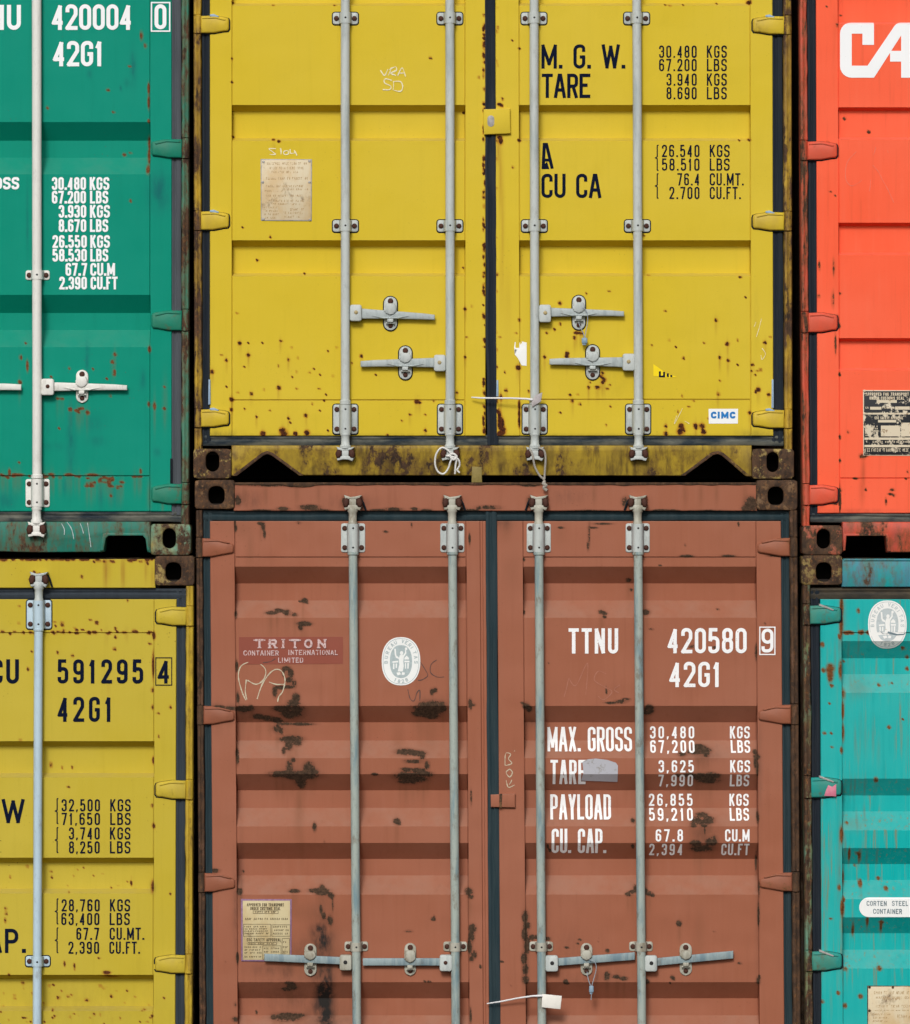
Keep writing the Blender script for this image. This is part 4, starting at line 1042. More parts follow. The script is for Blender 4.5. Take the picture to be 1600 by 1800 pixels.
BL = zoomed([(598, 297, 16, 12), (575, 300, 8, 5), (615, 305, 8, 6), (420, 362, 30, 9), (460, 350, 25, 9), (505, 360, 18, 14), (545, 372, 18, 8), (600, 420, 36, 12), (580, 440, 12, 16), (505, 662, 24, 9), (487, 685, 8, 20), (525, 690, 14, 24), (515, 725, 14, 14), (545, 745, 12, 20), (515, 762, 30, 8), (440, 785, 12, 28), (470, 765, 28, 9), (555, 820, 20, 22), (540, 850, 30, 16), (470, 880, 40, 14), (530, 880, 60, 20), (530, 908, 48, 24), (500, 900, 30, 22), (350, 925, 28, 14), (400, 935, 40, 14), (450, 948, 28, 14), (500, 965, 40, 8), (590, 966, 60, 8), (455, 992, 26, 20), (470, 1010, 10, 12), (530, 1050, 55, 18), (515, 1078, 20, 26), (560, 1070, 20, 14), (488, 1110, 10, 18), (540, 1157, 10, 12), (470, 1235, 60, 16), (520, 1235, 50, 20), (590, 1240, 80, 22), (625, 1200, 26, 30), (650, 1220, 24, 16), (520, 1195, 16, 30), (580, 1270, 30, 30), (585, 1295, 16, 20),
             (1270, 880, 70, 20), (1290, 860, 60, 22), (1215, 905, 30, 18), (1345, 870, 24, 26), (1270, 905, 60, 22), (1290, 925, 40, 10), (1290, 790, 8, 18), (1310, 780, 8, 14), (1150, 1115, 50, 15), (1215, 1122, 38, 14), (1238, 1138, 14, 14), (1190, 1165, 45, 8), (1265, 1185, 12, 22), (1155, 1208, 32, 9), (1220, 1215, 40, 12), (1255, 1235, 40, 14), (1200, 1238, 50, 12), (1130, 1250, 28, 10), (1170, 1268, 50, 20), (1240, 1260, 30, 14), (980, 1235, 18, 7), (270, 880, 50, 16), (310, 870, 14, 10), (140, 870, 30, 8), (190, 876, 40, 8), (1498, 855, 10, 26), (1515, 858, 12, 8), (230, 372, 7, 20), (236, 1120, 8, 22), (238, 1150, 7, 30), (234, 650, 6, 30), (240, 820, 8, 30), (376, 1440 - 960, 0.1, 0.1)], 340, 960, 3.077)
BL += zoomed([(376, 1430, 10, 22), (383, 1470, 7, 24), (360, 1415, 14, 8), (1040, 1460, 12, 6), (1178, 1425, 4, 14), (570, 1412, 14, 5), (228, 1440, 6, 20), (1495, 1500, 5, 30), (225, 1420, 5, 24)], 340, 460, 3.077)
BL += zoomed([(500, 5, 80, 14), (560, 15, 60, 18), (585, 50, 18, 28), (1150, 15, 60, 20), (1200, 30, 60, 18), (1150, 45, 40, 12), (655, 290, 10, 22), (1100, 260, 18, 14), (1112, 270, 10, 10), (712, 370, 4, 10), (545, 637, 30, 8), (680, 635, 50, 12), (710, 650, 40, 9), (695, 620, 14, 14), (745, 660, 16, 14), (757, 700, 4, 50), (690, 735, 8, 22), (740, 795, 14, 24), (705, 770, 8, 20), (250, 640, 14, 16), (115, 525, 25, 10), (1490, 640, 20, 18), (1500, 665, 14, 12), (1510, 840, 18, 22), (1505, 880, 14, 28), (1495, 930, 12, 40), (1520, 980, 12, 18), (1505, 1000, 12, 16), (1297, 788, 12, 9), (1165, 852, 22, 5), (1305, 780, 5, 12), (530, 1160, 30, 16), (505, 1170, 30, 10), (520, 1135, 26, 9), (500, 1325, 70, 20), (560, 1318, 40, 12), (440, 1325, 20, 10), (338, 1300, 6, 10), (225, 1250, 5, 14), (265, 535, 6, 8), (1500, 1310, 5, 40), (238, 1000, 7, 28), (225, 1330, 16, 12), (172, 1022, 4, 4), (800, 1050, 14, 8), (790, 1040, 6, 6), (1275, 1128, 10, 5), (1250, 1125, 6, 5), (1500, 130, 5, 40), (1555, 1045, 8, 8)], 340, 1360, 3.077)
left = Sheet(372, 857, 916, 1900, 415.5, 822, B_RIBS, 0.066, (979.5,), SB, YB, dent=0.0026, seed=12, folds=(849,))
BRN = random.Random(31)
def weep(L): return [(x + BRN.uniform(-.4, .4) * rx, y + ry * .4 + 15, BRN.uniform(1.6, .25 * rx + 2), BRN.uniform(12, 26), BRN.uniform(.25, .5)) for x, y, rx, ry in [q[:4] for q in L] if rx > 4 and ry > 2.5 for _ in range(2)]
dl = left.build('door', 'brown', root, BL, weep(BL) + [(525, 1420, 7, 45, .55), (530, 1480, 4, 40, .3), (700, 1300, 9, 22, .4), (740, 1280, 8, 30, .35), (515, 1300, 14, 30, .45), (755, 1290, 14, 30, .35), (440, 965, 6, 30, .35), (520, 1690, 60, 30, .35), (455, 1020, 20, 40, .15), (430, 930, 14, 14, .3), (570, 1680, 40, 40, .5), (540, 1605, 40, 14, .35), (580, 1780, 60, 30, .3)],
              [(563, 1636, 6, 6, 1), (566, 1650, 16, 14, .8), (572, 1668, 11, 10, .7), (568, 1712, 12, 18, .85), (570, 1745, 14, 28, .95), (572, 1785, 13, 26, .9), (563, 1634, 9, 9, 1.3), (567, 1655, 13, 18, 1.1), (570, 1748, 13, 40, 1.35), (566, 1700, 17, 75, .6), (572, 1790, 14, 26, 1.1), (560, 1640, 12, 14, .8), (574, 1700, 9, 22, 1.0), (580, 1735, 5, 40, .9), (556, 1770, 8, 20, .7), (505, 1710, 10, 14, .4), (470, 1705, 30, 10, .3), (600, 1690, 14, 6, .5), (540, 1670, 30, 20, .25), (520, 1750, 60, 30, .25), (560, 1790, 50, 20, .25), (530, 1258, 16, 12, .3), (434, 1256, 16, 8, .35), (375, 1243, 14, 5, .4), (412, 1245, 12, 6, .35), (527, 1355, 30, 14, .2), (760, 1240, 24, 14, .22), (414, 1600, 4, 60, .35), (424, 1560, 3, 80, .3), (590, 1100 + 0, 1, 1, .01)])
BR = zoomed([(612, 300, 12, 8), (630, 305, 10, 7), (628, 320, 8, 7), (738, 155, 12, 8), (750, 200, 8, 5), (815, 300, 18, 11), (840, 375, 10, 4), (660, 712, 30, 5), (700, 706, 26, 6), (725, 696, 18, 6), (632, 645, 3, 14), (637, 662, 3, 10), (270, 725, 14, 14), (285, 738, 12, 14), (255, 712, 8, 6), (830, 742, 20, 20), (820, 755, 20, 10), (1060, 915, 30, 12), (1085, 930, 26, 14), (1040, 935, 40, 10), (980, 945, 18, 9), (1090, 950, 12, 8), (1060, 1045, 50, 12), (1110, 1040, 40, 10), (1095, 1062, 50, 14), (1010, 1038, 30, 9), (960, 1040, 14, 8), (1310, 935, 10, 10), (1318, 955, 14, 10), (1312, 985, 6, 26), (1143, 287, 6, 4), (1315, 480, 4, 34), (1000, 46, 30, 5), (1190, 45, 30, 4), (375, 533, 4, 3), (1030, 455, 20, 5), (1130, 462, 20, 5), (262, 300, 4, 8), (1353, 352, 4, 6), (262, 60, 5, 8), (1320, 1010, 5, 30), (880, 88, 6, 3)], 820, 960, 2.58)
BR += zoomed([(490, 655 - 0, 0.1, 0.1), (555, 1240, 4, 60), (575, 1205, 20, 4), (620, 1190, 40, 3), (552, 1290, 3, 20), (1235, 1190, 4, 8), (995, 1285, 4, 6), (430, 1205, 14, 4), (1425, 1262, 10, 5), (1400, 1335, 30, 4)], 820, 460, 2.58)
BR += zoomed([(1060, 12, 45, 12), (1110, 8, 30, 12), (1090, 25, 40, 9), (1070, 190, 26, 10), (1045, 215, 22, 14), (1100, 212, 24, 14), (1075, 222, 40, 8), (1030, 235, 14, 8), (1070, 340, 48, 16), (1110, 310, 26, 18), (1040, 318, 24, 14), (1125, 295, 10, 14), (1080, 262, 4, 16), (1078, 238, 14, 3), (757, 215, 9, 10), (735, 548, 12, 9), (755, 538, 14, 8), (768, 520, 8, 12), (830, 545, 14, 9), (845, 552, 9, 7), (815, 530, 7, 10), (965, 680, 11, 12), (268, 650, 14, 24), (275, 690, 14, 16), (265, 730, 12, 28), (275, 780, 12, 34), (262, 840, 12, 26), (268, 885, 12, 24), (268, 935, 14, 18), (300, 745, 12, 12), (315, 742, 18, 6), (370, 750, 12, 7), (640, 915, 12, 14), (635, 930, 10, 8), (680, 922, 18, 7), (715, 930, 18, 8), (450, 945, 10, 10), (458, 952, 8, 6), (515, 755, 7, 5), (935, 925, 9, 9), (940, 935, 7, 5), (1240, 860, 9, 5), (1325, 940, 9, 16), (1330, 925, 6, 10), (820, 945, 12, 10), (640, 805, 9, 8), (1125, 715, 6, 3), (455, 790, 10, 5), (205, 965, 4, 4), (1322, 200, 4, 24), (1318, 400, 4, 40), (1330, 520, 4, 40), (1325, 640, 4, 50), (160, 853, 8, 3), (755, 330, 6, 10), (370, 330, 5, 10), (380, 350, 6, 8), (1205, 525, 3, 3), (600, 760, 4, 3), (925, 950, 5, 4), (505, 770, 6, 4)], 820, 1360, 2.58)
right = Sheet(877, 1376, 916, 1900, 922.5, 1332, B_RIBS, 0.066, (979.5,), SB, YB, dent=0.0026, seed=13)
dr = right.build('door', 'brown', root, BR, weep(BR) + [(890, 925, 8, 20, .4), (1230, 1650, 8, 40, .3), (1222, 1670, 5, 30, .3), (900, 1000, 14, 30, .2), (1230, 1290, 25, 20, .25), (1240, 1380, 25, 18, .3), (985, 935, 10, 20, .2)],
              [(1236, 1328, 26, 12, .3), (1240, 1372, 26, 10, .3), (1237, 1465, 26, 22, .3), (925, 1660, 6, 60, .3), (1005, 1665, 40, 30, .15), (1335, 1350, 5, 60, .25), (1332, 1560, 3, 130, .25), (1040, 1720, 60, 12, .2), (935, 1270, 12, 8, .3), (885, 918, 14, 10, .4)])
gasket(dr, 856.5, 877.5, 897, 1905, 'rubber_green', False, 0.0068, 1350, -0.0125, 1.4, 8, 'centre_gasket')
for d, surf, rods in ((dl, left, ((621, 627.5), (795.5, 801.2))), (dr, right, ((947.5, 952.5), (1121.5, 1128.2)))):
    for xt, xb in rods:
        X = lambda y: xt + (xb - xt) * (y - 972) / 820
        rod(d, X(918), X(1900), 918, 1900, 7.7, 'zinc_blue', ((970, 976, 9.8),))
        bracket(d, X(945), 920, 971, 42.5, 7.7, 'zinc', surf, 4, False)
        bracket(d, X(1664), 1655.5, 1672.5, 41.5, 7.7, 'zinc_dirty', surf, 2, False)
        cam_end(d, root, X(895), 921, 872, True, 7.7, 'zinc_dirty')
        bm = bmesh.new()                                  # bent steel stop beside the keeper
        s = 1 if xt < 800 else -1
        tube(bm, [W(X(890) + s * 15, 878, 0.006), W(X(890) + s * 19, 885, 0.006), W(X(890) + s * 23, 897, 0.002)], 1.7, 8)
        mk('stop_pin', bm, 'seal', root)
handle(dl, (597.5, 618.5, 1678, 1705), ((600, 1682, 1695), (465, 1676, 1689)), (535, 556.5, 1659, 1716), 'zinc_dirty', 'zinc_handle', left, False, True, 'zinc_dirty', True)
handle(dl, (773, 795, 1678, 1706.5), ((775, 1684, 1697), (638, 1684, 1697)), (711, 731.5, 1658, 1715), 'zinc', 'zinc_handle', left, False, True, 'zinc_dirty')
handle(dr, (959, 981, 1679, 1707), ((979, 1684, 1697.5), (1116, 1673.5, 1687)), (1021, 1041.5, 1658, 1715), 'zinc', 'zinc_handle', right, False, True, 'zinc_dirty', True)
handle(dr, (1133.5, 1155, 1679, 1707), ((1153, 1684, 1697.5), (1289, 1671, 1684.5)), (1195, 1216.5, 1658, 1715), 'zinc', 'zinc_handle', right, False, True, 'zinc_dirty', True)
for a, b in ((946, 979), (1241, 1273.5), (1535, 1568)):
    x = SB * (a - YB)
    hinge(dl, 358 + x, 412.5 + x * .6, a, b, 'brown', left, pin=(347 + x, 358.5 + x), pinmat='f_brown', pointed=True)
for a, b in ((945.5, 978), (1239, 1273), (1534, 1567)):
    x = SB * (a - YB)
    hinge(dr, 1392 + x, 1334.5 + x, a, b, 'brown', right, pin=(1392 + x, 1404 + x), pinmat='f_brown', pointed=True)
bm = bmesh.new(); prism(bm, [(862.5, 1397), (906, 1395), (906, 1420), (863, 1419)], -0.03, 0.002, 1.5, 0); prism(bm, [(878, 1395.5), (883, 1395), (882, 1420), (878, 1420)], 0.0, 0.0045, 0.5, 1)
mk('keeper_plate', bm, ['brown', 'cast_brown'], dr)
# writing, right door
def wh(s, x0, x1, y0, y1, t, gap=.3, m='ink_worn'): return text(dr, right, s, x0, x1, y0, y1, t, m, gap)
wh('TTNU', 1000, 1087, 1104.5, 1149, 6.2, .30); wh('420580', 1174, 1313, 1104, 1148.5, 6.2, .22); wh('42G1', 1177, 1268, 1163.5, 1208, 6.2, .24)
framed_digit(dr, right, '9', 1335, 1363.5, 1101.5, 1151.5, 1339, 1360, 1105, 1147, 5.6, 2.0, 'ink_worn')
wh('MAX. GROSS', 963, 1112, 1279, 1321.5, 4.7, .16); wh('TARE', 968, 1030, 1336, 1379.5, 4.9, .22); wh('PAYLOAD', 968, 1075, 1398, 1441.5, 4.8, .18); wh('CU. CAP.', 970, 1066, 1457, 1501, 4.8, .16)
for s, y0, x0, x1, u, ux0, ux1 in (('30,480', 1278, 1144, 1222, 'KGS', 1285, 1320), ('67,200', 1302.5, 1144, 1222, 'LBS', 1286, 1320), ('3,625', 1336.5, 1158, 1220, 'KGS', 1284, 1319), ('7,990', 1362, 1158, 1219, 'LBS', 1284, 1318),
                                   ('26,855', 1397, 1142, 1219, 'KGS', 1284, 1318), ('59,210', 1422, 1142, 1219, 'LBS', 1284, 1318), ('67.8', 1458, 1153, 1201, 'CU.M', 1275, 1318), ('2,394', 1483.5, 1142, 1201, 'CU.FT', 1269, 1318)):
    wh(s, x0, x1, y0, y0 + 21.5, 3.2, .52); wh(u, ux0, ux1, y0, y0 + 21.5, 3.2, .28)
draped('tape_patch', dr, right, [([(1024, 1340), (1032, 1335), (1048, 1333.5), (1068, 1336), (1083, 1341), (1086.5, 1346), (1086, 1375.5), (1022, 1373), (1026, 1358)], 0, 0)], ['tape_silver'], 0.0026)
scrawl(dr, right, [[(888, 1346), (889, 1325), (898, 1326), (894, 1334), (900, 1342), (889, 1346)], [(896, 1352), (890, 1358), (896, 1366), (901, 1358), (896, 1352)], [(890, 1372), (894, 1384), (905, 1380)], [(895, 1380), (900, 1371)], [(905, 1319), (904, 1321)]], 1.4, 'chalk_brown')
scrawl(dr, right, [[(992, 1225), (1000, 1192)], [(1000, 1192), (1013, 1205), (1033, 1166), (1030, 1222)], [(1066, 1185), (1052, 1180), (1045, 1195), (1060, 1206), (1076, 1216), (1062, 1230), (1052, 1224)], [(1090, 1204), (1080, 1212), (1088, 1218)]], 1.2, 'faint')
# left door marks
draped('decal', dl, left, [([(420, 1120), (603, 1119.5), (603, 1167), (420, 1168)], 0, 0)], ['decal'])
bm = bmesh.new()
draw_text(bm, 'TRITON', 449, 573, 1123.5, 1139.5, 3.6, .62, serif=3.2)
draw_text(bm, 'CONTAINER', 428, 490, 1143.5, 1152.5, 1.5, .26); draw_text(bm, 'INTERNATIONAL', 507, 594, 1142.5, 1151.5, 1.5, .26); draw_text(bm, 'LIMITED', 489, 533, 1156, 1165, 1.5, .26)
mk('lettering', settle(bm, left, 0.0019), 'decal_ink', dl)
scrawl(dl, left, [[(432, 1231), (425, 1215), (419, 1190), (423, 1172), (438, 1164), (455, 1166), (467, 1178), (463, 1195), (450, 1203), (435, 1196)], [(433, 1195), (431, 1215), (434, 1230)]], 1.9, 'chalk_brown')
scrawl(dl, left, [[(452, 1229), (460, 1205), (472, 1186), (484, 1177), (495, 1180), (501, 1195), (497, 1215), (490, 1225), (488, 1234)], [(473, 1199), (485, 1203), (499, 1203)]], 1.8, 'chalk_brown')
scrawl(dl, left, [[(738, 1162), (748, 1178), (752, 1188), (742, 1195), (735, 1196)], [(768, 1160), (758, 1168), (757, 1182), (768, 1190), (781, 1190)], [(717, 1212), (721, 1228), (728, 1232), (733, 1218), (738, 1214), (738, 1232)], [(462, 1165), (475, 1163), (484, 1158)]], 1.3, 'pencil')

def oval(cx, cy, a, b, n=40, sq=2.3):
    return [(cx + a * math.copysign(abs(math.cos(t)) ** (2 / sq), math.cos(t)), cy + b * math.copysign(abs(math.sin(t)) ** (2 / sq), math.sin(t))) for t in (2 * math.pi * i / n for i in range(n))]
def arc_text(bm, s, cx, cy, a, b, t0, t1, h, t, lay, inward=False):
    """letters along an ellipse from angle t0 to t1 (degrees, screen clockwise)"""
    n = len(s)
    for i, ch in enumerate(s):
        if ch == ' ': continue
        th = math.radians(t0 + (t1 - t0) * (i + .5) / n)
        px, py = cx + a * math.cos(th), cy + b * math.sin(th)
        tx, ty = -a * math.sin(th), b * math.cos(th)
        if inward: tx, ty = -tx, -ty
        L = math.hypot(tx, ty); tx, ty = tx / L, ty / L
        nx, ny = -ty, tx                                  # glyph down
        for pts, cl in glyph_paths(ch, -h * .36, h * .72, -h / 2, h / 2, t):
            ribbon(bm, [(px + u * tx + v * nx, py + u * ty + v * ny) for u, v in pts], cl, t, lay)
def class_mark(parent, surf, cx, cy, mat, ink, crack=False):
    ww, hh = 34, 42.5
    bm = bmesh.new()
    flatpoly(bm, oval(cx, cy, ww, hh), 0, 0)
    rim = oval(cx, cy, ww - 2.6, hh - 2.6); ribbon(bm, rim, True, 0.9, 2)
    flatpoly(bm, oval(cx, cy + .5, 19.5, 29), 2, 1)
    arc_text(bm, 'BUREAU VERITAS', cx, cy, 26.4, 35.2, 170, 370, 6.4, 1.15, 4)
    arc_text(bm, '1828', cx, cy, 26, 35.4, 120, 60, 6.2, 1.15, 4, True)
    for f in bm.faces:
        if f.material_index == 0 and f.verts[0].co.z >= 2: f.material_index = 1
    k = 4                                                  # figure with a raised torch between two columns
    def poly(pts): flatpoly(bm, [(cx + x, cy + y) for x, y in pts], k, 0)
    poly(oval(1, -14.5, 3.0, 3.6, 12, 2)); poly([(-2, -11), (3, -11), (5, -7), (4, 0), (5, 9), (3, 18), (0, 18), (0, 8), (-3, 18), (-6, 18), (-3, 6), (-4, -4)])
    poly([(3, -10), (7, -15), (7, -20), (9, -20), (9.5, -14), (5, -7)]); poly(oval(9, -22, 2.2, 2.6, 10, 2))
    poly([(-12, -22), (-9, -22), (-8, -10), (-4, -7), (-4, -4), (-9, -6), (-11, -11)])
    poly([(-15, 0), (-5, -1), (-5, 2), (-15, 3)]); poly([(-14, 4), (-11.5, 4), (-11.5, 14), (-14, 14)]); poly([(-9.5, 4), (-7, 4), (-7, 12), (-9.5, 12)])
    poly([(6, -1), (15, -1), (15, 2), (6, 2)]); poly([(7, 3), (9, 3), (9, 13), (7, 13)]); poly([(11, 3), (14, 3), (13.5, 13), (11, 13)])
    poly([(6, -6), (10, -10), (14, -6), (14, -3), (6, -3)]); poly([(-8, 20), (-2, 19), (0, 23), (-6, 25)]); poly([(2, 19), (7, 20), (6, 24), (1, 24)])
    o = mk('sticker', settle(bm, surf, 0.0016), [mat, ink], parent)
    return o
class_mark(dl, left, 705, 1162.5, 'sticker', 'sticker_grey')
# approval plate on the left door
pd = -0.0145
p2 = plate(dl, 423.5, 513, 1580.5, 1691, pd + 0.0005, ['plate_aged', 'purple'], (), 3.2)
PF = Flat(pd + 0.0034)
bm = bmesh.new()
draw_text(bm, 'APPROVED FOR TRANSPORT', 434, 499, 1588, 1593.5, .95, .28); draw_text(bm, 'UNDER CUSTOMS SEAL', 440, 493, 1594.5, 1600, .95, .28)
draw_text(bm, 'CSC SAFETY APPROVAL', 434, 494, 1649.5, 1655, .9, .3)
for q in ((445, 489, 1601.5, 1606), (428, 476, 1625, 1646), (478, 510, 1626, 1646), (436, 486, 1657, 1661), (496, 509, 1650, 1687), (462, 494, 1663, 1687)):
    ribbon(bm, [(q[0], q[2]), (q[1], q[2]), (q[1], q[3]), (q[0], q[3])], True, .8, 3)
mk('plate_print', settle(bm, PF, 0.0003, 0.00008), 'print_dark', p2)
small_print(p2, PF, [(448, 486, 1602.2, 2.8), (431, 508, 1614, 3.4), (430, 470, 1628, 2.6), (430, 474, 1632, 2.6), (430, 472, 1636, 2.6), (430, 474, 1640, 2.6), (480, 508, 1628, 3), (482, 508, 1634, 3), (480, 508, 1640, 3), (438, 484, 1657.8, 2.4), (430, 460, 1664, 2.6), (430, 460, 1669, 2.6), (430, 460, 1674, 2.6), (430, 460, 1681, 2.6), (464, 492, 1666, 3), (464, 492, 1672, 3), (464, 492, 1678, 3), (464, 492, 1683, 2.4), (498, 508, 1655, 3), (498, 508, 1664, 3), (498, 508, 1672, 3)], 'print_dark', 8)

# ================================================================== green container, upper left
root = thing('shipping_container', 'green container with white 420004 lettering and white locking rods, above the dull yellow one', 'shipping container', -190, 970, group=GRP)
G_RIBS = [(a, a + 31, a + 61, a + 92) for a in (214, 518)]
body(root, -712, 330, -140, 970, 920)
post(root, 319, 332.5, -90, 922, 'f_green', 0, 0, (243, 279, 544, 582, 849, 887), 5, 'r')
post(root, -714, -700, -90, 922, 'f_green', 0, 0, (), 6, 'l')
casting(root, 265, 335.5, 921, 976, 286, 309.5, 929, 964, 'cast_green')
casting(root, -716, -648, 921, 976, -690, -667, 929, 964, 'cast_green')
casting(root, 265, 335.5, -142, -90, 286, 314, -131, -100, 'cast_green', True)
casting(root, -716, -648, -142, -90, -694, -666, -131, -100, 'cast_green', True)
slab('header_rail', root, [(-648, -138), (265, -138), (265, -90), (-648, -90)], -0.2, -0.004, 'f_green_rail', 2)
bm = bmesh.new()
sill = [(-648, 917), (265, 917), (265, 972), (259, 970), (257, 948), (252, 941), (190, 941), (185, 946), (182, 970), (176, 970.5), (60, 971), (-20, 969), (-648, 970)]
prism(bm, sill, -0.16, -0.004, 2.0, 0)
prism(bm, [(176, 968), (181, 938), (186, 936.5), (257, 937), (261, 943), (263, 968), (259, 968), (256, 947), (251, 941.5), (191, 941.5), (186, 946), (182, 968)], -0.02, 0.001, .8, 0)
mk('sill_rail', bm, 'f_green_rail', root)
gasket(root, 300, 318.5, -80, 905, 'rubber_grey', False, 0, 0, -0.020, .6, 9)
gasket(root, -700, 318, 899, 917.5, 'rubber_scuffed', True, 0, 0, -0.020, 1.0, 10)
gasket(root, -700, -682, -80, 905, 'rubber_grey', False, 0, 0, -0.020, .6, 9)
gasket(root, -700, 318, -92, -74, 'rubber_grey', True, 0, 0, -0.020, 1.0, 10)
GR = zoomed([(673, 543, 2.8), (657, 587, 2.6), (670, 645, 2.2, 3.4), (668, 665, 2), (338, 800, 2.4), (363, 803, 2.4), (411, 865, 3), (450, 872, 4, 2.4), (470, 862, 4, 2.2), (460, 880, 2.4), (482, 858, 3, 2.2), (512, 884, 3.4), (905, 845, 2.4, 6), (962, 860, 2.6), (962, 735, 2), (875, 512, 2, 5), (115, 705, 3), (120, 560, 2, 4), (150, 478, 1.8), (160, 610, 1.6, 9), (545, 630, 1.8), (407, 623, 1.8), (345, 975, 1.8), (645, 785, 2), (690, 1325, 2.4), (650, 1370, 2.2), (870, 835, 2, 4), (110, 1250, 8, 2), (540, 1250, 10, 2), (400, 1248, 6, 2), (55, 1230, 2, 5), (300, 675, 2, 2), (110, 1178, 2, 2), (825, 1228, 2, 4), (625, 685, 2), (300, 1245, 5, 2)], 0, 460, 3.333, 1.9, True)
GR += zoomed([(683, 568, 2.4), (780, 972, 2.8), (820, 960, 1.8), (825, 1270, 2.2), (820, 418, 2), (300, 680, 2.2), (718, 708, 2), (940, 640, 1.8, 12), (940, 560, 1.6, 9), (940, 900, 2.4, 10), (938, 985, 2.2, 14), (935, 1070, 2.6, 8), (895, 225, 1.6, 8), (920, 288, 1.8, 4), (940, 765, 2, 3)], 0, 0, 3.6, 1.8, True)
GR += speck_line(150, 215, 848, 26, (1.4, 2.6), 8, 3) + speck_line(0, 262, 837, 30, (1.3, 2.4), 2.5, 4) + speck_line(262, 300, 870, 4, (1.4, 2.2), 14, 5)
green_r = Sheet(-188, 301.5, -74, 899, -146, 263.5, G_RIBS, 0.064, (836.5,), 0, 0, dent=0.001, seed=21)
dr = green_r.build('door', 'green', root, GR, drips([z for z in GR if z[2] > 2.3 and z[1] > 560], 22, 1.5, .35) + [(262, 870, 3, 20, .3), (290, 705, 3, 30, .3)],
              [(125, 775, 6.5, 50, .6), (153, 628, 3, 26, .6), (251, 668, 4, 14, .55), (276, 795, 5, 6, .5), (177, 872, 4, 20, .45), (113, 855, 3, 12, .5), (200, 870, 9, 16, .3), (10, 880, 16, 16, .5), (280, 335, 15, 28, .75), (234, 120, 4, 26, .75), (157, 130, 3.5, 7, .5), (212, 155, 1.6, 4, .8), (48, 390, 1, 50, .6), (170, 775, 14, 8, .35), (90, 785, 20, 6, .3), (223, 145, 4, 6, .4), (165, 745, 16, 14, .3), (85, 752, 3, 10, .3)])
green_l = Sheet(-680, -194, -74, 899, -646, -230, G_RIBS, 0.064, (836.5,), 0, 0, seed=22)
dl = green_l.build('door', 'green', root, (), (), (), 14)
gasket(dr, -195, -187, -80, 905, 'rubber_grey', False, 0, 0, -0.0125, .6, 9, 'centre_gasket')
for x in (66, -116):
    rod(dr, x - .8, x, -78, 896, 8.4, 'white', ((834, 842, 10.4),))
    bracket(dr, x, 475, 492, 42.5, 8.4, 'white', green_r, 2)
    bracket(dr, x, 842, 891.5, 42.5, 8.4, 'white', green_r, 4)
    cam_end(dr, root, x - 1, 892, 942, False, 8.4, 'white')
handle(dr, (73.5, 95.5, 666, 695), ((95, 672, 688), (224, 676.5, 686)), (133.5, 155, 650, 708), 'white', 'white', green_r)
handle(dr, (-108, -87, 666, 695), ((-88, 672, 688), (38, 675, 686)), (-50, -28, 650, 708), 'white', 'white', green_r)
for a, b in ((244, 277.5), (545, 581), (850, 886)): hinge(dr, 320, 266, a, b, 'green', green_r, pin=(320, 332), pinmat='f_green')
slab('rubber_lip', dr, [(299, 806), (303, 806), (303, 850), (299, 850)], -0.03, -0.009, 'seal')
def gt(s, x0, x1, y0, y1, t, gap=.25): return text(dr, green_r, s, x0, x1, y0, y1, t, 'ink_white', gap)
gt('HU', -18, 36.5, 8, 52, 7.2, .22); gt('420004', 91, 232, 7, 52, 6.8, .13); gt('42G1', 93, 182, 71.5, 116, 6.8, .14)
framed_digit(dr, green_r, '0', 265, 299.5, 3, 55.5, 271.5, 292.5, 7, 51, 6.8, 2.4, 'ink_white')
gt('GROSS', -40, 33.5, 311, 332.5, 4.4, .12)
for s, y0, x0, x1, u, u0, u1 in (('30.480', 311, 91, 151, 'KGS', 157.5, 192), ('67.200', 335, 91, 151, 'LBS', 158, 190), ('3.930', 360, 103, 151.5, 'KGS', 158, 193), ('8.670', 385, 103, 151.5, 'LBS', 158, 190),
                              ('26.550', 413, 92, 152.5, 'KGS', 158.5, 193), ('58.530', 437, 92, 152.5, 'LBS', 158.5, 190), ('67.7', 462, 115, 153, 'CU.M', 158.5, 202), ('2.390', 486, 104, 152.5, 'CU.FT', 159, 206.5)):
    gt(s, x0, x1, y0, y0 + 22.5, 3.9, .16); gt(u, u0, u1, y0, y0 + 22.5, 3.9, .14)
scrawl(root, Flat(-0.0035), [[(108, 920), (113, 930), (113, 940)], [(118, 918), (126, 930), (130, 948)], [(154, 919), (157, 940), (160, 962)], [(141, 920), (147, 938)]], 1.1, 'print_faded', 'scratch_mark')

# ================================================================== dull yellow container, lower left
root = thing('shipping_container', 'dull yellow container with navy 591295 lettering, under the green one', 'shipping container', -190, 2087, group=GRP)
body(root, -712, 338, 981, 2087, 2030)
SL, YL = -0.003, 1400
post(root, 326, 339.5, 1030, 2035, 'f_yellow_old', SL, YL, (1066, 1102, 1371, 1407, 1678, 1713), 7, 'r')
post(root, -714, -700, 1030, 2035, 'f_yellow_old', 0, 0, (), 8, 'l')
casting(root, 272, 342, 977, 1029.5, 291, 319, 989, 1022, 'cast_yellow', True)
casting(root, -716, -646, 977, 1029.5, -692, -664, 989, 1022, 'cast_yellow', True)
casting(root, 270, 340, 2034, 2087, 291, 314, 2042, 2076, 'cast_yellow')
casting(root, -716, -646, 2034, 2087, -690, -667, 2042, 2076, 'cast_yellow')
slab('sill_rail', root, [(-646, 2034), (270, 2034), (270, 2080), (-646, 2080)], -0.16, -0.004, 'f_yellow_rail', 2)
hd = Sheet(-648, 273, 983, 1033.5, face=-0.005, dent=0.001, seed=31)
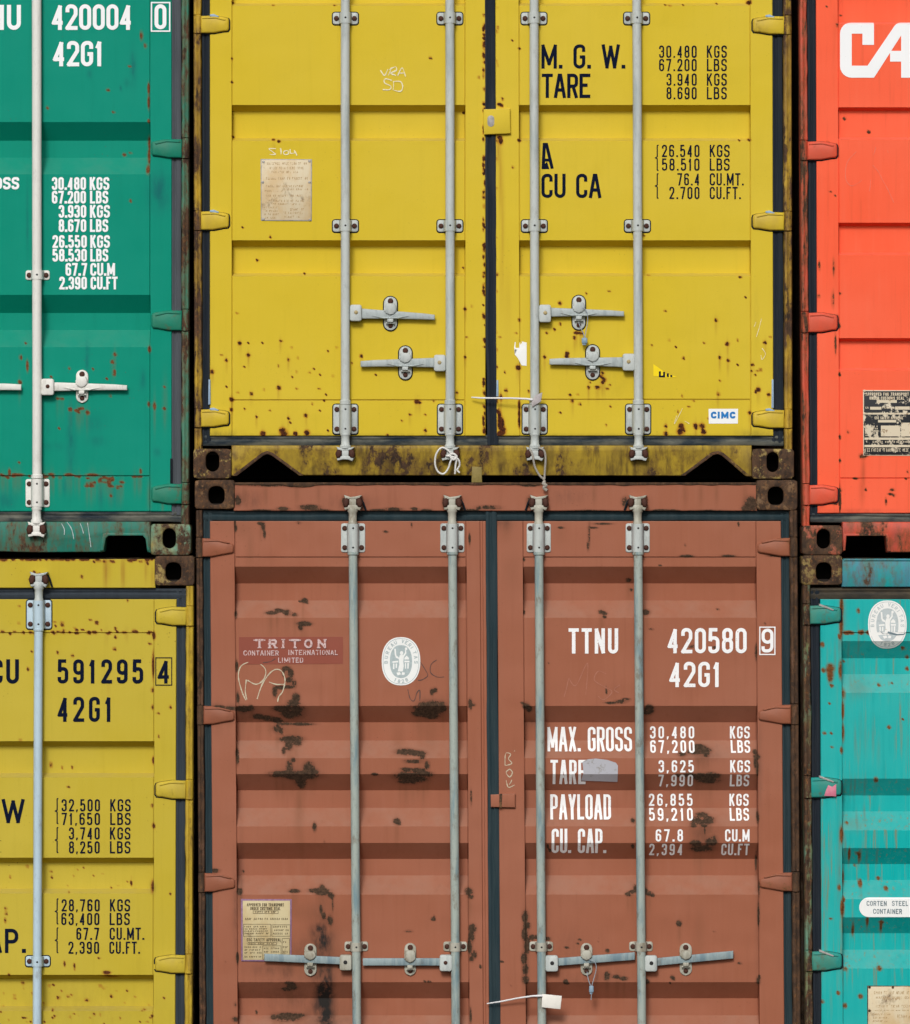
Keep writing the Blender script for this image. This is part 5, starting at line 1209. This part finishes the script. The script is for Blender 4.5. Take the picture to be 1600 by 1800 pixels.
hd.build('header_rail', 'yellow_old', root, speck_line(150, 272, 985.5, 16, (1.5, 2.6), 1.5, 6) + speck_line(-10, 272, 983.2, 30, (1.6, 3.2), 0.8, 7) + zoomed([(548, 205, 2.4), (992, 122, 1.8), (230, 175, 2.5), (265, 185, 2), (200, 228, 2)], 0, 960, 3.81, 1.8, True), [(185, 1004, 2.6, 24, .9), (216.5, 1004, 2.6, 24, .9), (257, 1000, 2.4, 20, .5), (190, 1000, 5, 22, .3), (268, 1015, 3, 18, .5)], (), 3.5)
gasket(root, -700, 327, 1033.5, 1053, 'rubber_slate', True, 0, 0, -0.020, .7, 11)
gasket(root, 308.5, 326, 1034, 2040, 'rubber_slate', False, SL, YL, -0.021, .6, 12)
L_RIBS = [(1303, 1313, 1360, 1367), (1508, 1518, 1564, 1571), (1714, 1723, 1771, 1778), (1919, 1929, 1976, 1983)]
LR = zoomed([(648, 513, 3), (415, 515, 3.4, 1.6), (513, 563, 2.2), (773, 553, 2.4), (773, 610, 2.4), (767, 690, 2.6), (385, 713, 2.2), (188, 825, 2, 3), (605, 495, 2), (127, 405, 1.6), (125, 515, 1.6), (365, 510, 1.6), (485, 735, 1.4, 3), (213, 705, 1.8), (1020, 965, 2, 4), (1020, 1080, 1.8, 4), (1060, 1120, 2), (1140, 1080, 1.4, 3), (1062, 1275, 1.8), (457, 1612, 1.8), (478, 1487, 2), (410, 1488, 1.6), (335, 1470, 1.4, 5), (1003, 655, 2.4, 1.8), (855, 365, 1.8, 2), (1030, 600, 2, 6), (1025, 800, 1.6, 20), (1020, 1440, 1.8, 6), (136, 1300, 2, 1.6)], 0, 960, 3.81, 1.8, True)
LR += zoomed([(715, 1335, 6, 3), (740, 1362, 14, 1.6), (1017, 760, 2.2, 9), (1028, 350, 2, 4), (1018, 215, 2, 3), (457, 90, 2), (175, 628, 1.8, 2.6), (335, 660, 2, 1.6), (340, 700, 2), (60, 698, 1.8), (60, 1350, 2), (875, 740, 1.4, 4), (1018, 1625, 2, 2), (663, 1237, 1.8), (1100, 1503, 1.8), (1142, 805, 1.6), (38, 905, 1.2, 3), (40, 940, 1.2, 3), (36, 985, 1.5, 4), (500, 1310, 1.5), (430, 1275, 1.6, 4), (495, 1285, 1.6, 3), (145, 1410, 2, 3), (575, 1525, 4, 1.6), (450, 1500, 2), (740, 1500, 2.4), (380, 1510, 2), (395, 1510, 1.6), (350, 1425, 2.4, 1.6), (320, 1430, 2, 1.6), (665, 1430, 2), (690, 1445, 1.6)], 0, 1360, 3.81, 1.7, True)
LR += speck_line(0, 270, 1112, 30, (1.4, 2.6), 2.2, 8) + speck_line(80, 190, 1104, 8, (1.2, 2), 6, 9)
rg = random.Random(5)
LR += [(rg.uniform(0, 265), rg.uniform(1735, 1800), rg.uniform(1, 2.6), rg.uniform(1, 1.9), .8) for _ in range(46)] + [(rg.uniform(75, 265), rg.uniform(1520, 1575), rg.uniform(1, 2), rg.uniform(1, 1.6), .75) for _ in range(14)]
low = Sheet(-188, 309, 1053.5, 2030, -146, 270, L_RIBS, 0.050, (1112.5,), SL, YL, dent=0.001, seed=32)
dr = low.build('door', 'yellow_old', root, LR, [(190, 1205, 2, 14, .3), (190, 1240, 1.5, 30, .2), (187, 1118, 2, 12, .35), (222, 1116, 2, 10, .4)], [(268, 1560, 4, 8, .5), (130, 1770, 120, 30, .12)])
low2 = Sheet(-680, -194, 1053.5, 2030, -646, -230, L_RIBS, 0.050, (1112.5,), 0, 0, seed=33)
low2.build('door', 'yellow_old', root, (), (), (), 14)
gasket(dr, -195, -187, 1040, 2036, 'rubber_slate', False, 0, 0, -0.0125, .6, 9, 'centre_gasket')
for x in (68.6, -116):
    X = lambda y: x - 0.0036 * (y - 1050)
    rod(dr, X(1054), X(2020), 1054, 2020, 7.7, 'sky_rod', ((1104, 1109.5, 9.2),))
    bracket(dr, X(1080), 1055, 1105.5, 43.5, 7.7, 'sky_rod', low, 4, True)
    bracket(dr, X(1690), 1681, 1699, 42.5, 7.7, 'sky_rod', low, 2, True)
    cam_end(dr, root, X(1040) + .4, 1056, 1007, True, 7.7, 'zinc')
bm = bmesh.new(); tube(bm, [W(84, 1010, 0.006), W(88, 1018, 0.006), W(92, 1032, 0.002)], 1.7, 8); mk('stop_pin', bm, 'seal', root)
for a, b in ((1066.5, 1099.5), (1371.5, 1404.5), (1678.5, 1711)):
    x = SL * (a - YL)
    hinge(dr, 327 + x, 273.5 + x, a, b, 'yellow_old', low, pin=(327 + x, 339.5 + x), pinmat='f_yellow_old', sealed=True)
def lt(s, x0, x1, y0, y1, t, gap=.3): return text(dr, low, s, x0, x1, y0, y1, t, 'ink_navy', gap)
lt('CU', -18, 33, 1159, 1202, 6.8, .28); lt('591295', 101, 251.5, 1159, 1201.5, 6.2, .46); lt('42G1', 101, 197.5, 1225, 1269, 6.2, .44)
framed_digit(dr, low, '4', 273, 302.5, 1155.5, 1205, 277, 298.5, 1160, 1201.5, 6.0, 1.5, 'ink_navy')
lt('W', 3, 42.5, 1405, 1447.5, 6.2); lt('CAP.', -52, 46, 1633, 1675.5, 6.2, .24)
for s, y0, x0, x1, u, u0, u1 in (('32,500', 1405, 108, 175.5, 'KGS', 193.5, 229.5), ('71,650', 1429, 108, 175.5, 'LBS', 193.5, 229.5), ('3,740', 1454.5, 121, 175, 'KGS', 193, 229), ('8,250', 1479, 121, 175, 'LBS', 193, 229),
                              ('28,760', 1581, 108, 175, 'KGS', 193, 228.5), ('63,400', 1605, 107.5, 174.5, 'LBS', 192.5, 228), ('67.7', 1631, 134, 174, 'CU.MT.', 192.5, 253.5), ('2,390', 1655.5, 120, 174, 'CU.FT.', 192, 246)):
    lt(s, x0, x1, y0, y0 + 21.5, 2.9, .42); lt(u, u0, u1, y0, y0 + 21.5, 2.9, .32)
for a, b in ((1403, 1449), (1454, 1500), (1579.5, 1625.5), (1630.5, 1676)): lt('{', 96.5, 103, a, b, 2.1)

# ================================================================== orange-red container, upper right
root = thing('shipping_container', 'orange-red container with big white CA lettering, above the turquoise one', 'shipping container', 1930, 970, group=GRP)
SR, YR = 0.006, 500
R_RIBS = [(a, a + 5.5, a + 52, a + 57) for a in (-15, 188, 391, 594)]
body(root, 1413, 2452, -140, 970, 920)
post(root, 1408.5, 1421.5, -90, 924, 'f_red', SR, YR, (247, 282, 548, 585, 851, 889), 9, 'l')
post(root, 2440, 2454, -90, 924, 'f_red', 0, 0, (), 10, 'r')
casting(root, 1410, 1481, 923.5, 975.5, 1436, 1459.5, 930, 964.5, 'cast_red')
casting(root, 2384, 2455, 923.5, 975.5, 2406, 2429, 930, 964.5, 'cast_red')
casting(root, 1410, 1481, -142, -90, 1432, 1460, -131, -100, 'cast_red', True)
casting(root, 2384, 2455, -142, -90, 2406, 2434, -131, -100, 'cast_red', True)
slab('header_rail', root, [(1481, -138), (2384, -138), (2384, -90), (1481, -90)], -0.2, -0.004, 'f_red', 2)
bm = bmesh.new()
sill = [(1481, 917.5), (2384, 917.5), (2384, 970), (1562, 971), (1558.5, 941), (1486, 940.5), (1483, 970), (1481, 970)]
prism(bm, sill, -0.16, -0.004, 2.0, 0)
prism(bm, [(1482, 968), (1484, 938), (1562, 938), (1566, 969), (1560, 969), (1557, 942), (1488, 942), (1486, 968)], -0.02, .001, .7, 0)
mk('sill_rail', bm, 'f_red_rail', root)
gasket(root, 1422, 1438.5, -80, 905, 'rubber', False, SR, YR, -0.020, .8, 13)
gasket(root, 1425, 2440, 902, 918, 'rubber_scuffed', True, 0, 0, -0.020, 1, 14)
gasket(root, 1421, 2440, -92, -74, 'rubber', True, 0, 0, -0.020, 1, 14)
RR = zoomed([(682, 1270, 4, 1.8), (740, 1335, 2.2), (897, 1335, 4, 2), (885, 1360, 4, 2), (905, 1368, 3, 2), (862, 1405, 1.6, 6), (640, 998, 1.8, 2.6), (590, 1027, 2, 3.4), (590, 1165, 1.6, 3), (722, 1140, 5, 4), (745, 1135, 3, 2), (592, 187, 1.8, 2), (555, 40, 1.6, 10), (548, 220, 1.4, 14), (562, 480, 1.4, 16), (465, 200, 2, 3), (978, 1272, 2, 1.6), (588, 660, 2, 3), (590, 1390, 1.6, 20), (572, 330, 3, 5), (585, 375, 2.4, 4), (590, 1340, 3, 4), (985, 1230, 1.6, 2), (560, 1415, 10, 1.8)], 1300, 460, 3.333, 1.7, True)
RR += zoomed([(670, 745, 2.6), (824, 830, 3), (620, 157, 2.2, 2.8), (647, 90, 1.8), (577, 1213, 1.8), (505, 1680, 2, 7), (600, 1690, 1.2, 14), (562, 900, 2, 1.6), (615, 940, 1.8, 8), (605, 1235, 1.4), (555, 38, 1.2)], 1300, 0, 3.6, 1.6, True)
red = Sheet(1436.5, 1928, -74, 902, 1475.5, 1886, R_RIBS, 0.036, (840.5,), SR * .5, YR, dent=0.0011, seed=41)
dr = red.build('door', 'red', root, RR, [(1518, 830, 3, 30, .8), (1516, 860, 4, 24, .5), (1470, 480, 5, 40, .12)], [(1440, 890, 8, 14, .25), (1500, 899, 60, 3, .3)])
red2 = Sheet(1934, 2440, -74, 902, 1976, 2400, R_RIBS, 0.036, (840.5,), 0, 0, seed=42)
red2.build('door', 'red', root, (), (), (), 14, xview=(1, 2))
for a, b in ((248, 281), (549, 584), (852, 887)):
    x = SR * (a - YR)
    hinge(dr, 1421 + x, 1472.5 + x * .3, a, b, 'red', red, pin=(1409.5 + x, 1421 + x), pinmat='f_red', sealed=True)
z = lambda *p: [(1300 + x / 3.6, y / 3.6) for x, y in p]
def rc(cx, cy, r, a0, a1, n=6): return [(cx + r * math.cos(math.radians(a0 + (a1 - a0) * i / n)), cy + r * math.sin(math.radians(a0 + (a1 - a0) * i / n))) for i in range(n + 1)]
logo = z((853, 138), *rc(712, 212, 74, -90, -180), *rc(712, 416, 74, 180, 90), (853, 490), (1025, 222), (1025, 320), (955, 320), (955, 388), (1025, 388), (1025, 490), (1102, 490), (1102, 138), (1040, 138), *rc(1030, 196, 58, -95, -150, 5), (812, 414), (712, 414), (712, 211), (780, 211), (780, 282), (853, 282))
lg = draped('logo', dr, red, [(logo, 0, 0)], ['ink_white'], 0.0016)
scrawl(dr, red, [[(1506, 266), (1490, 285), (1487, 312), (1496, 326), (1508, 322), (1516, 316)], [(1540, 258), (1536, 272)], [(1535, 290), (1545, 302), (1552, 316), (1561, 332), (1572, 356)], [(1531, 315), (1529, 336)], [(1560, 264), (1562, 268)]], 0.9, 'pale_red', 'scratch_mark')
pd = -0.0145
p3 = plate(dr, 1517.5, 1612, 685.5, 801.5, pd, ['plate_black', 'plate_ivory'], ((1520, 687), (1520, 727), (1560, 727)), 1.8)
PF = Flat(pd + 0.0034)
bm = bmesh.new()
draw_text(bm, 'APPROVED FOR TRANSPORT', 1522, 1598, 690, 695.5, 1.1, .26); draw_text(bm, 'UNDER CUSTOMS SEAL', 1529, 1590, 697, 702.5, 1.1, .26); draw_text(bm, 'CSC SAFETY APPROVAL', 1538, 1588, 732, 737, 1.0, .28)
for q in ((1542, 1577, 703, 708), (1530, 1550, 715, 720), (1574, 1600, 714.5, 720), (1518, 1611, 725.5, 728.5), (1544, 1576, 738, 742.5), (1549, 1583, 748, 767), (1585, 1604, 743, 767), (1520, 1610, 769, 773), (1520, 1610, 782, 786)):
    flatpoly(bm, [(q[0], q[2]), (q[1], q[2]), (q[1], q[3]), (q[0], q[3])], 2)
mk('plate_print', settle(bm, PF, 0.0003, 0.00008), 'plate_ivory', p3)
small_print(p3, PF, [(1521, 1546, 748, 2.6), (1521, 1546, 752, 2.6), (1521, 1547, 756, 2.6), (1521, 1547, 760, 2.6), (1522, 1545, 764, 2.2), (1535, 1600, 775, 3.4), (1522, 1600, 788, 6), (1522, 1528, 715, 3), (1552, 1572, 715, 3)], 'plate_ivory', 12)

# ================================================================== turquoise container, lower right
root = thing('shipping_container', 'rust-streaked turquoise container with an oval white sticker on its door, under the orange-red one', 'shipping container', 1930, 2087, group=GRP)
ST, YT = 0.006, 1400
body(root, 1413, 2452, 981, 2087, 2030)
post(root, 1413.5, 1427, 1027, 2035, 'f_teal', ST, YT, (1062, 1100, 1364, 1404, 1671, 1709), 11, 'l')
post(root, 2440, 2454, 1027, 2035, 'f_teal', 0, 0, (), 12, 'r')
casting(root, 1409, 1481, 976, 1028.5, 1434.5, 1462, 989, 1022.5, 'cast_teal', True)
casting(root, 2384, 2455, 976, 1028.5, 2406, 2434, 989, 1022.5, 'cast_teal', True)
casting(root, 1412, 1484, 2034, 2087, 1436, 1459, 2042, 2076, 'cast_teal')
casting(root, 2384, 2455, 2034, 2087, 2406, 2429, 2042, 2076, 'cast_teal')
slab('sill_rail', root, [(1484, 2034), (2384, 2034), (2384, 2080), (1484, 2080)], -0.16, -0.004, 'f_teal', 2)
bm = bmesh.new(); box(bm, 1480, 2385, 983, 1032, -0.2, -0.005, 1.6, 0); box(bm, 1483, 2385, 982, 986, -0.05, 0.0, 1, 0)
mk('header_rail', bm, 'f_teal_rail', root)
gasket(root, 1425, 2440, 1032.5, 1053.5, 'rubber_brown', True, 0, 0, -0.020, .9, 15)
gasket(root, 1428, 1443.5, 1036, 2040, 'rubber', False, ST, YT, -0.021, .7, 16)
T_RIBS = [(1127, 1158, 1186, 1218), (1369, 1400, 1428, 1460), (1491, 1521, 1549, 1581), (1613, 1643, 1672, 1703), (1870, 1901, 1930, 1961)]
TR = zoomed([(983, 45, 3, 4), (875, 795, 3, 6), (1008, 760, 2.8), (1060, 830, 3.2), (1025, 1072, 3.4, 3), (1008, 1402, 3.6), (712, 1578, 2.8), (872, 1603, 3.4), (760, 1670, 2.8, 4), (740, 970, 2.6, 14), (752, 905, 2, 5), (735, 440, 2.6, 12), (717, 820, 2, 5), (658, 1045, 2), (775, 358, 2.2), (760, 1405, 3, 3), (598, 1640, 2.6), (845, 575, 2), (870, 600, 1.8, 10), (795, 580, 1.6, 9), (920, 1060, 1.7, 9), (820, 1130, 1.6, 10), (1022, 1100, 1.6, 8), (835, 665, 1.8), (750, 750, 2, 12)], 1300, 1360, 4.09, 1.7, True)
TR += zoomed([(655, 880, 6, 7), (655, 920, 4.5, 12), (605, 893, 3, 3.5), (597, 708, 3, 4), (665, 1005, 2.6), (612, 1345, 2.4), (660, 1345, 2), (728, 890, 2.6, 14), (1077, 1303, 2.8), (1008, 1000, 2.4), (1215, 800, 2.6), (750, 1060, 2.2, 9), (735, 1470, 2, 5), (668, 1445, 1.8), (650, 1130, 1.8), (1180, 735, 2.6), (745, 1180, 1.8, 14), (748, 1340, 1.8, 14), (735, 440, 2.4, 16), (733, 560, 2.4, 20), (855, 465, 2, 4), (1175, 1245, 1.8), (755, 833, 2), (720, 650, 1.8, 4), (1100, 985, 1.8), (1215, 885, 2.4, 3)], 1300, 960, 4.09, 1.7, True)
TR += speck_line(1482, 1540, 1112, 10, (1.8, 3), 1.2, 13)
TS = [(1300 + x / 4.09, 1360 + y / 4.09, 1.3, 15, .6) for x, y in ((770, 90), (805, 100), (835, 100), (870, 90), (905, 100), (985, 100), (795, 620), (870, 620), (920, 620), (995, 600), (820, 1100), (925, 1090), (1022, 1110), (875, 860), (720, 700), (765, 520), (715, 880), (850, 350), (905, 300))]
TS += [(1300 + x / 4.09, 960 + y / 4.09, 1.4, 24, .45) for x, y in ((860, 700), (830, 900), (785, 760), (870, 950), (800, 1000), (720, 700), (690, 800), (765, 500), (980, 480), (835, 1400), (900, 1390), (960, 1380), (870, 1300), (1000, 1480))]
teal = Sheet(1443.5, 1928, 1053.5, 2030, 1481.5, 1886, T_RIBS, 0.060, (1112.5,), ST * .5, YT, dent=0.001, seed=51)
dr = teal.build('door', 'teal', root, TR, TS + [(1510, 1210, 14, 14, .4), (1500, 1450, 20, 10, .3), (1478, 1100, 3, 40, .6), (1478, 1480, 3, 30, .5), (1475, 1520, 2, 60, .5)], [(1482, 1660, 2, 60, .2)])
teal2 = Sheet(1934, 2440, 1053.5, 2030, 1976, 2400, T_RIBS, 0.060, (1112.5,), 0, 0, seed=52)
teal2.build('door', 'teal', root, (), (), (), 14, xview=(1, 2))
for a, b in ((1064, 1097), (1366, 1402), (1672, 1706.5)):
    x = ST * (a - YT)
    h = hinge(dr, 1426 + x, 1479.5 + x * .5, a, b, 'teal', teal, pin=(1414 + x, 1426.5 + x), pinmat='f_teal', sealed=True)
    bm = bmesh.new(); prism(bm, [(1440, a - 3), (1443, a - 2), (1466, a + 7), (1465, a + 10), (1440, a + 1)], -0.02, 0.0065, .8, 0); mk('highlight_washer', bm, 'plate_rim', h)
slab('tape_patch', dr, [(1452, 1389), (1456, 1380), (1463, 1383), (1470, 1378), (1470, 1400), (1449, 1399)], 0.0, 0.0038, 'tape_pink', .3)
class_mark(dr, teal, 1560.5, 1098, 'sticker_old', 'print_faded', True)
draped('crack_mark', dr, teal, [([(1546, 1108.5), (1556, 1112), (1562, 1110), (1578, 1114.5), (1589, 1114), (1594, 1110.5), (1590, 1116), (1576, 1117), (1561, 1113.5), (1552, 1114)], 0, 0)], ['print_slate'], 0.0032)
pill = rrect(1511, 1632, 1578, 1612.5, 17, 8)
draped('sticker', dr, teal, [(pill, 0, 0)], ['sticker'], 0.0016)
bm = bmesh.new()
draw_text(bm, 'CORTEN', 1524, 1559, 1584, 1592.5, 1.3, .28); draw_text(bm, 'STEEL', 1568.5, 1597, 1584, 1592.5, 1.3, .28); draw_text(bm, 'CONTAINER', 1535.5, 1586, 1598, 1606.5, 1.3, .26)
mk('lettering', settle(bm, teal, 0.0024), 'print_slate', dr)
p4 = plate(dr, 1525, 1622, 1733, 1850, pd, ['plate_cream', 'cast_brown'], ((1529, 1736), (1570, 1736), (1529, 1777)), 1.6)
small_print(p4, Flat(pd + .0029), [(1537, 1600, 1743, 5), (1540, 1600, 1752, 4), (1553, 1588, 1754, 4.5), (1540, 1600, 1767, 4.5), (1535, 1570, 1782, 3), (1535, 1565, 1788, 3), (1535, 1562, 1794, 3), (1578, 1600, 1784, 6), (1528, 1612, 1776, 1.2)], 'print_tan', 21)

# ================================================================== ties, seals and cords hanging on the doors
def loose(name, label, cat, x, y): return thing(name, label, cat, x, y, 0.02)
t = loose('zip_tie', 'white zip tie with a tilted grey tag, on a rod of the bright yellow container', 'zip tie', 940, 702)
bm = bmesh.new(); tube(bm, [W(x, y, d) for x, y, d in ((829, 698.5, .012), (845, 699.8, .02), (870, 700.2, .03), (900, 700.4, .038), (925, 701.5, .042), (936, 703, .043))], [1.1, 1.5, 1.6, 1.6, 1.7, 2.2], 8); mk('strap', bm, 'plastic', t)
bm = bmesh.new(); prism(bm, [(940, 696), (953.5, 690), (951, 706), (935.5, 716), (934, 708)], .040, .0435, .5, 0); mk('tag', bm, 'plastic_lilac', t)
t = loose('zip_tie', 'white zip tie with a square white tag on the third rod of the brown container', 'zip tie', 960, 1758)
bm = bmesh.new(); tube(bm, [W(x, y, d) for x, y, d in ((856, 1764, .006), (880, 1760, .016), (910, 1753.5, .028), (935, 1749.5, .038), (954, 1748.5, .042))], [1.0, 1.4, 1.5, 1.6, 2.2], 8); mk('strap', bm, 'plastic', t)
bm = bmesh.new(); prism(bm, [(953, 1745.5), (987.5, 1749), (985, 1772.5), (952, 1769)], .041, .0445, .6, 0); mk('tag', bm, 'tag_white', t)
def cable_seal(label, cx, yt, pts, bodyr):
    t = loose('cable_seal', label, 'cable seal', cx, yt)
    for p in pts:
        bm = bmesh.new(); tube(bm, [W(*q) for q in spline(p, 6)], .8, 6); mk('cable', bm, 'wire', t)
    bm = bmesh.new(); prism(bm, rrect(*bodyr, 2), 0.014, 0.026, 1.2, 0); prism(bm, rrect(bodyr[0] + 1, bodyr[1] - 2, bodyr[3] - 1, bodyr[3] + 3, 1), 0.014, 0.022, .6, 0); mk('seal_body', bm, 'steel', t)
cable_seal('grey cable seal hanging from an upper handle of the bright yellow container', 1027, 545, [[(1024, 541, .026), (1031, 548, .027), (1033, 565, .024), (1030, 582, .021), (1028, 595, .02)], [(1017, 566, .008), (1021, 577, .016), (1026, 588, .02), (1027, 596, .02)]], (1022.5, 1032.5, 594, 604))
cable_seal('grey cable seal hanging from a handle of the brown container', 1038, 1688, [[(1036, 1686, .026), (1045, 1690, .026), (1048, 1702, .022), (1042, 1726, .02), (1040, 1733, .02)], [(1032, 1708, .008), (1034, 1720, .016), (1038, 1732, .02)], [(1040, 1742, .02), (1039, 1757, .018)]], (1035.5, 1043.5, 1732, 1744))
t = loose('cord', 'white cord tied in a loop round a rod end of the bright yellow container', 'cord', 790, 800)
loop = [(795, 799, .04), (784, 789, .042), (775, 788, .042), (767, 799, .040), (765, 815, .036), (770, 829, .032), (780, 833, .032), (788, 824, .036), (792, 812, .042), (797, 804, .044), (803, 806, .043), (801, 818, .038), (800, 833, .033)]
bm = bmesh.new(); tube(bm, [W(*q) for q in spline(loop, 7)], 1.7, 8); mk('loop_cord', bm, 'cord_white', t)
bm = bmesh.new(); tube(bm, [W(*q) for q in spline([(784, 801, .040), (795, 803, .046), (806, 808, .044), (808, 818, .038), (804, 826, .034), (808, 831, .033)], 7)], 1.7, 8); tube(bm, [W(*q) for q in spline([(790, 800, .04), (797, 798, .047), (803, 803, .046), (798, 808, .046), (792, 804, .044)], 6)], 2.0, 8); mk('knot', bm, 'cord_white', t)
t = loose('cord', 'dirty grey knotted cord dangling from the bright yellow container onto the brown one', 'cord', 948, 820)
bm = bmesh.new(); tube(bm, [W(*q) for q in spline([(930, 788, .04), (936, 800, .042), (940, 820, .036), (948, 835, .03), (956, 843, .026), (958, 850, .024)], 7)], 1.9, 8); tube(bm, [W(*q) for q in spline([(946, 787, .042), (956, 792, .042), (959, 806, .038), (958, 825, .032), (957, 842, .027)], 7)], 1.9, 8)
mk('dangling_cord', bm, 'cord_grey', t)
bm = bmesh.new(); tube(bm, [W(*q) for q in spline([(958, 846, .024), (955, 850, .027), (960, 853, .027), (956, 857, .024), (961, 862, .02)], 6)], 2.8, 8); mk('knot', bm, 'cord_grey', t)
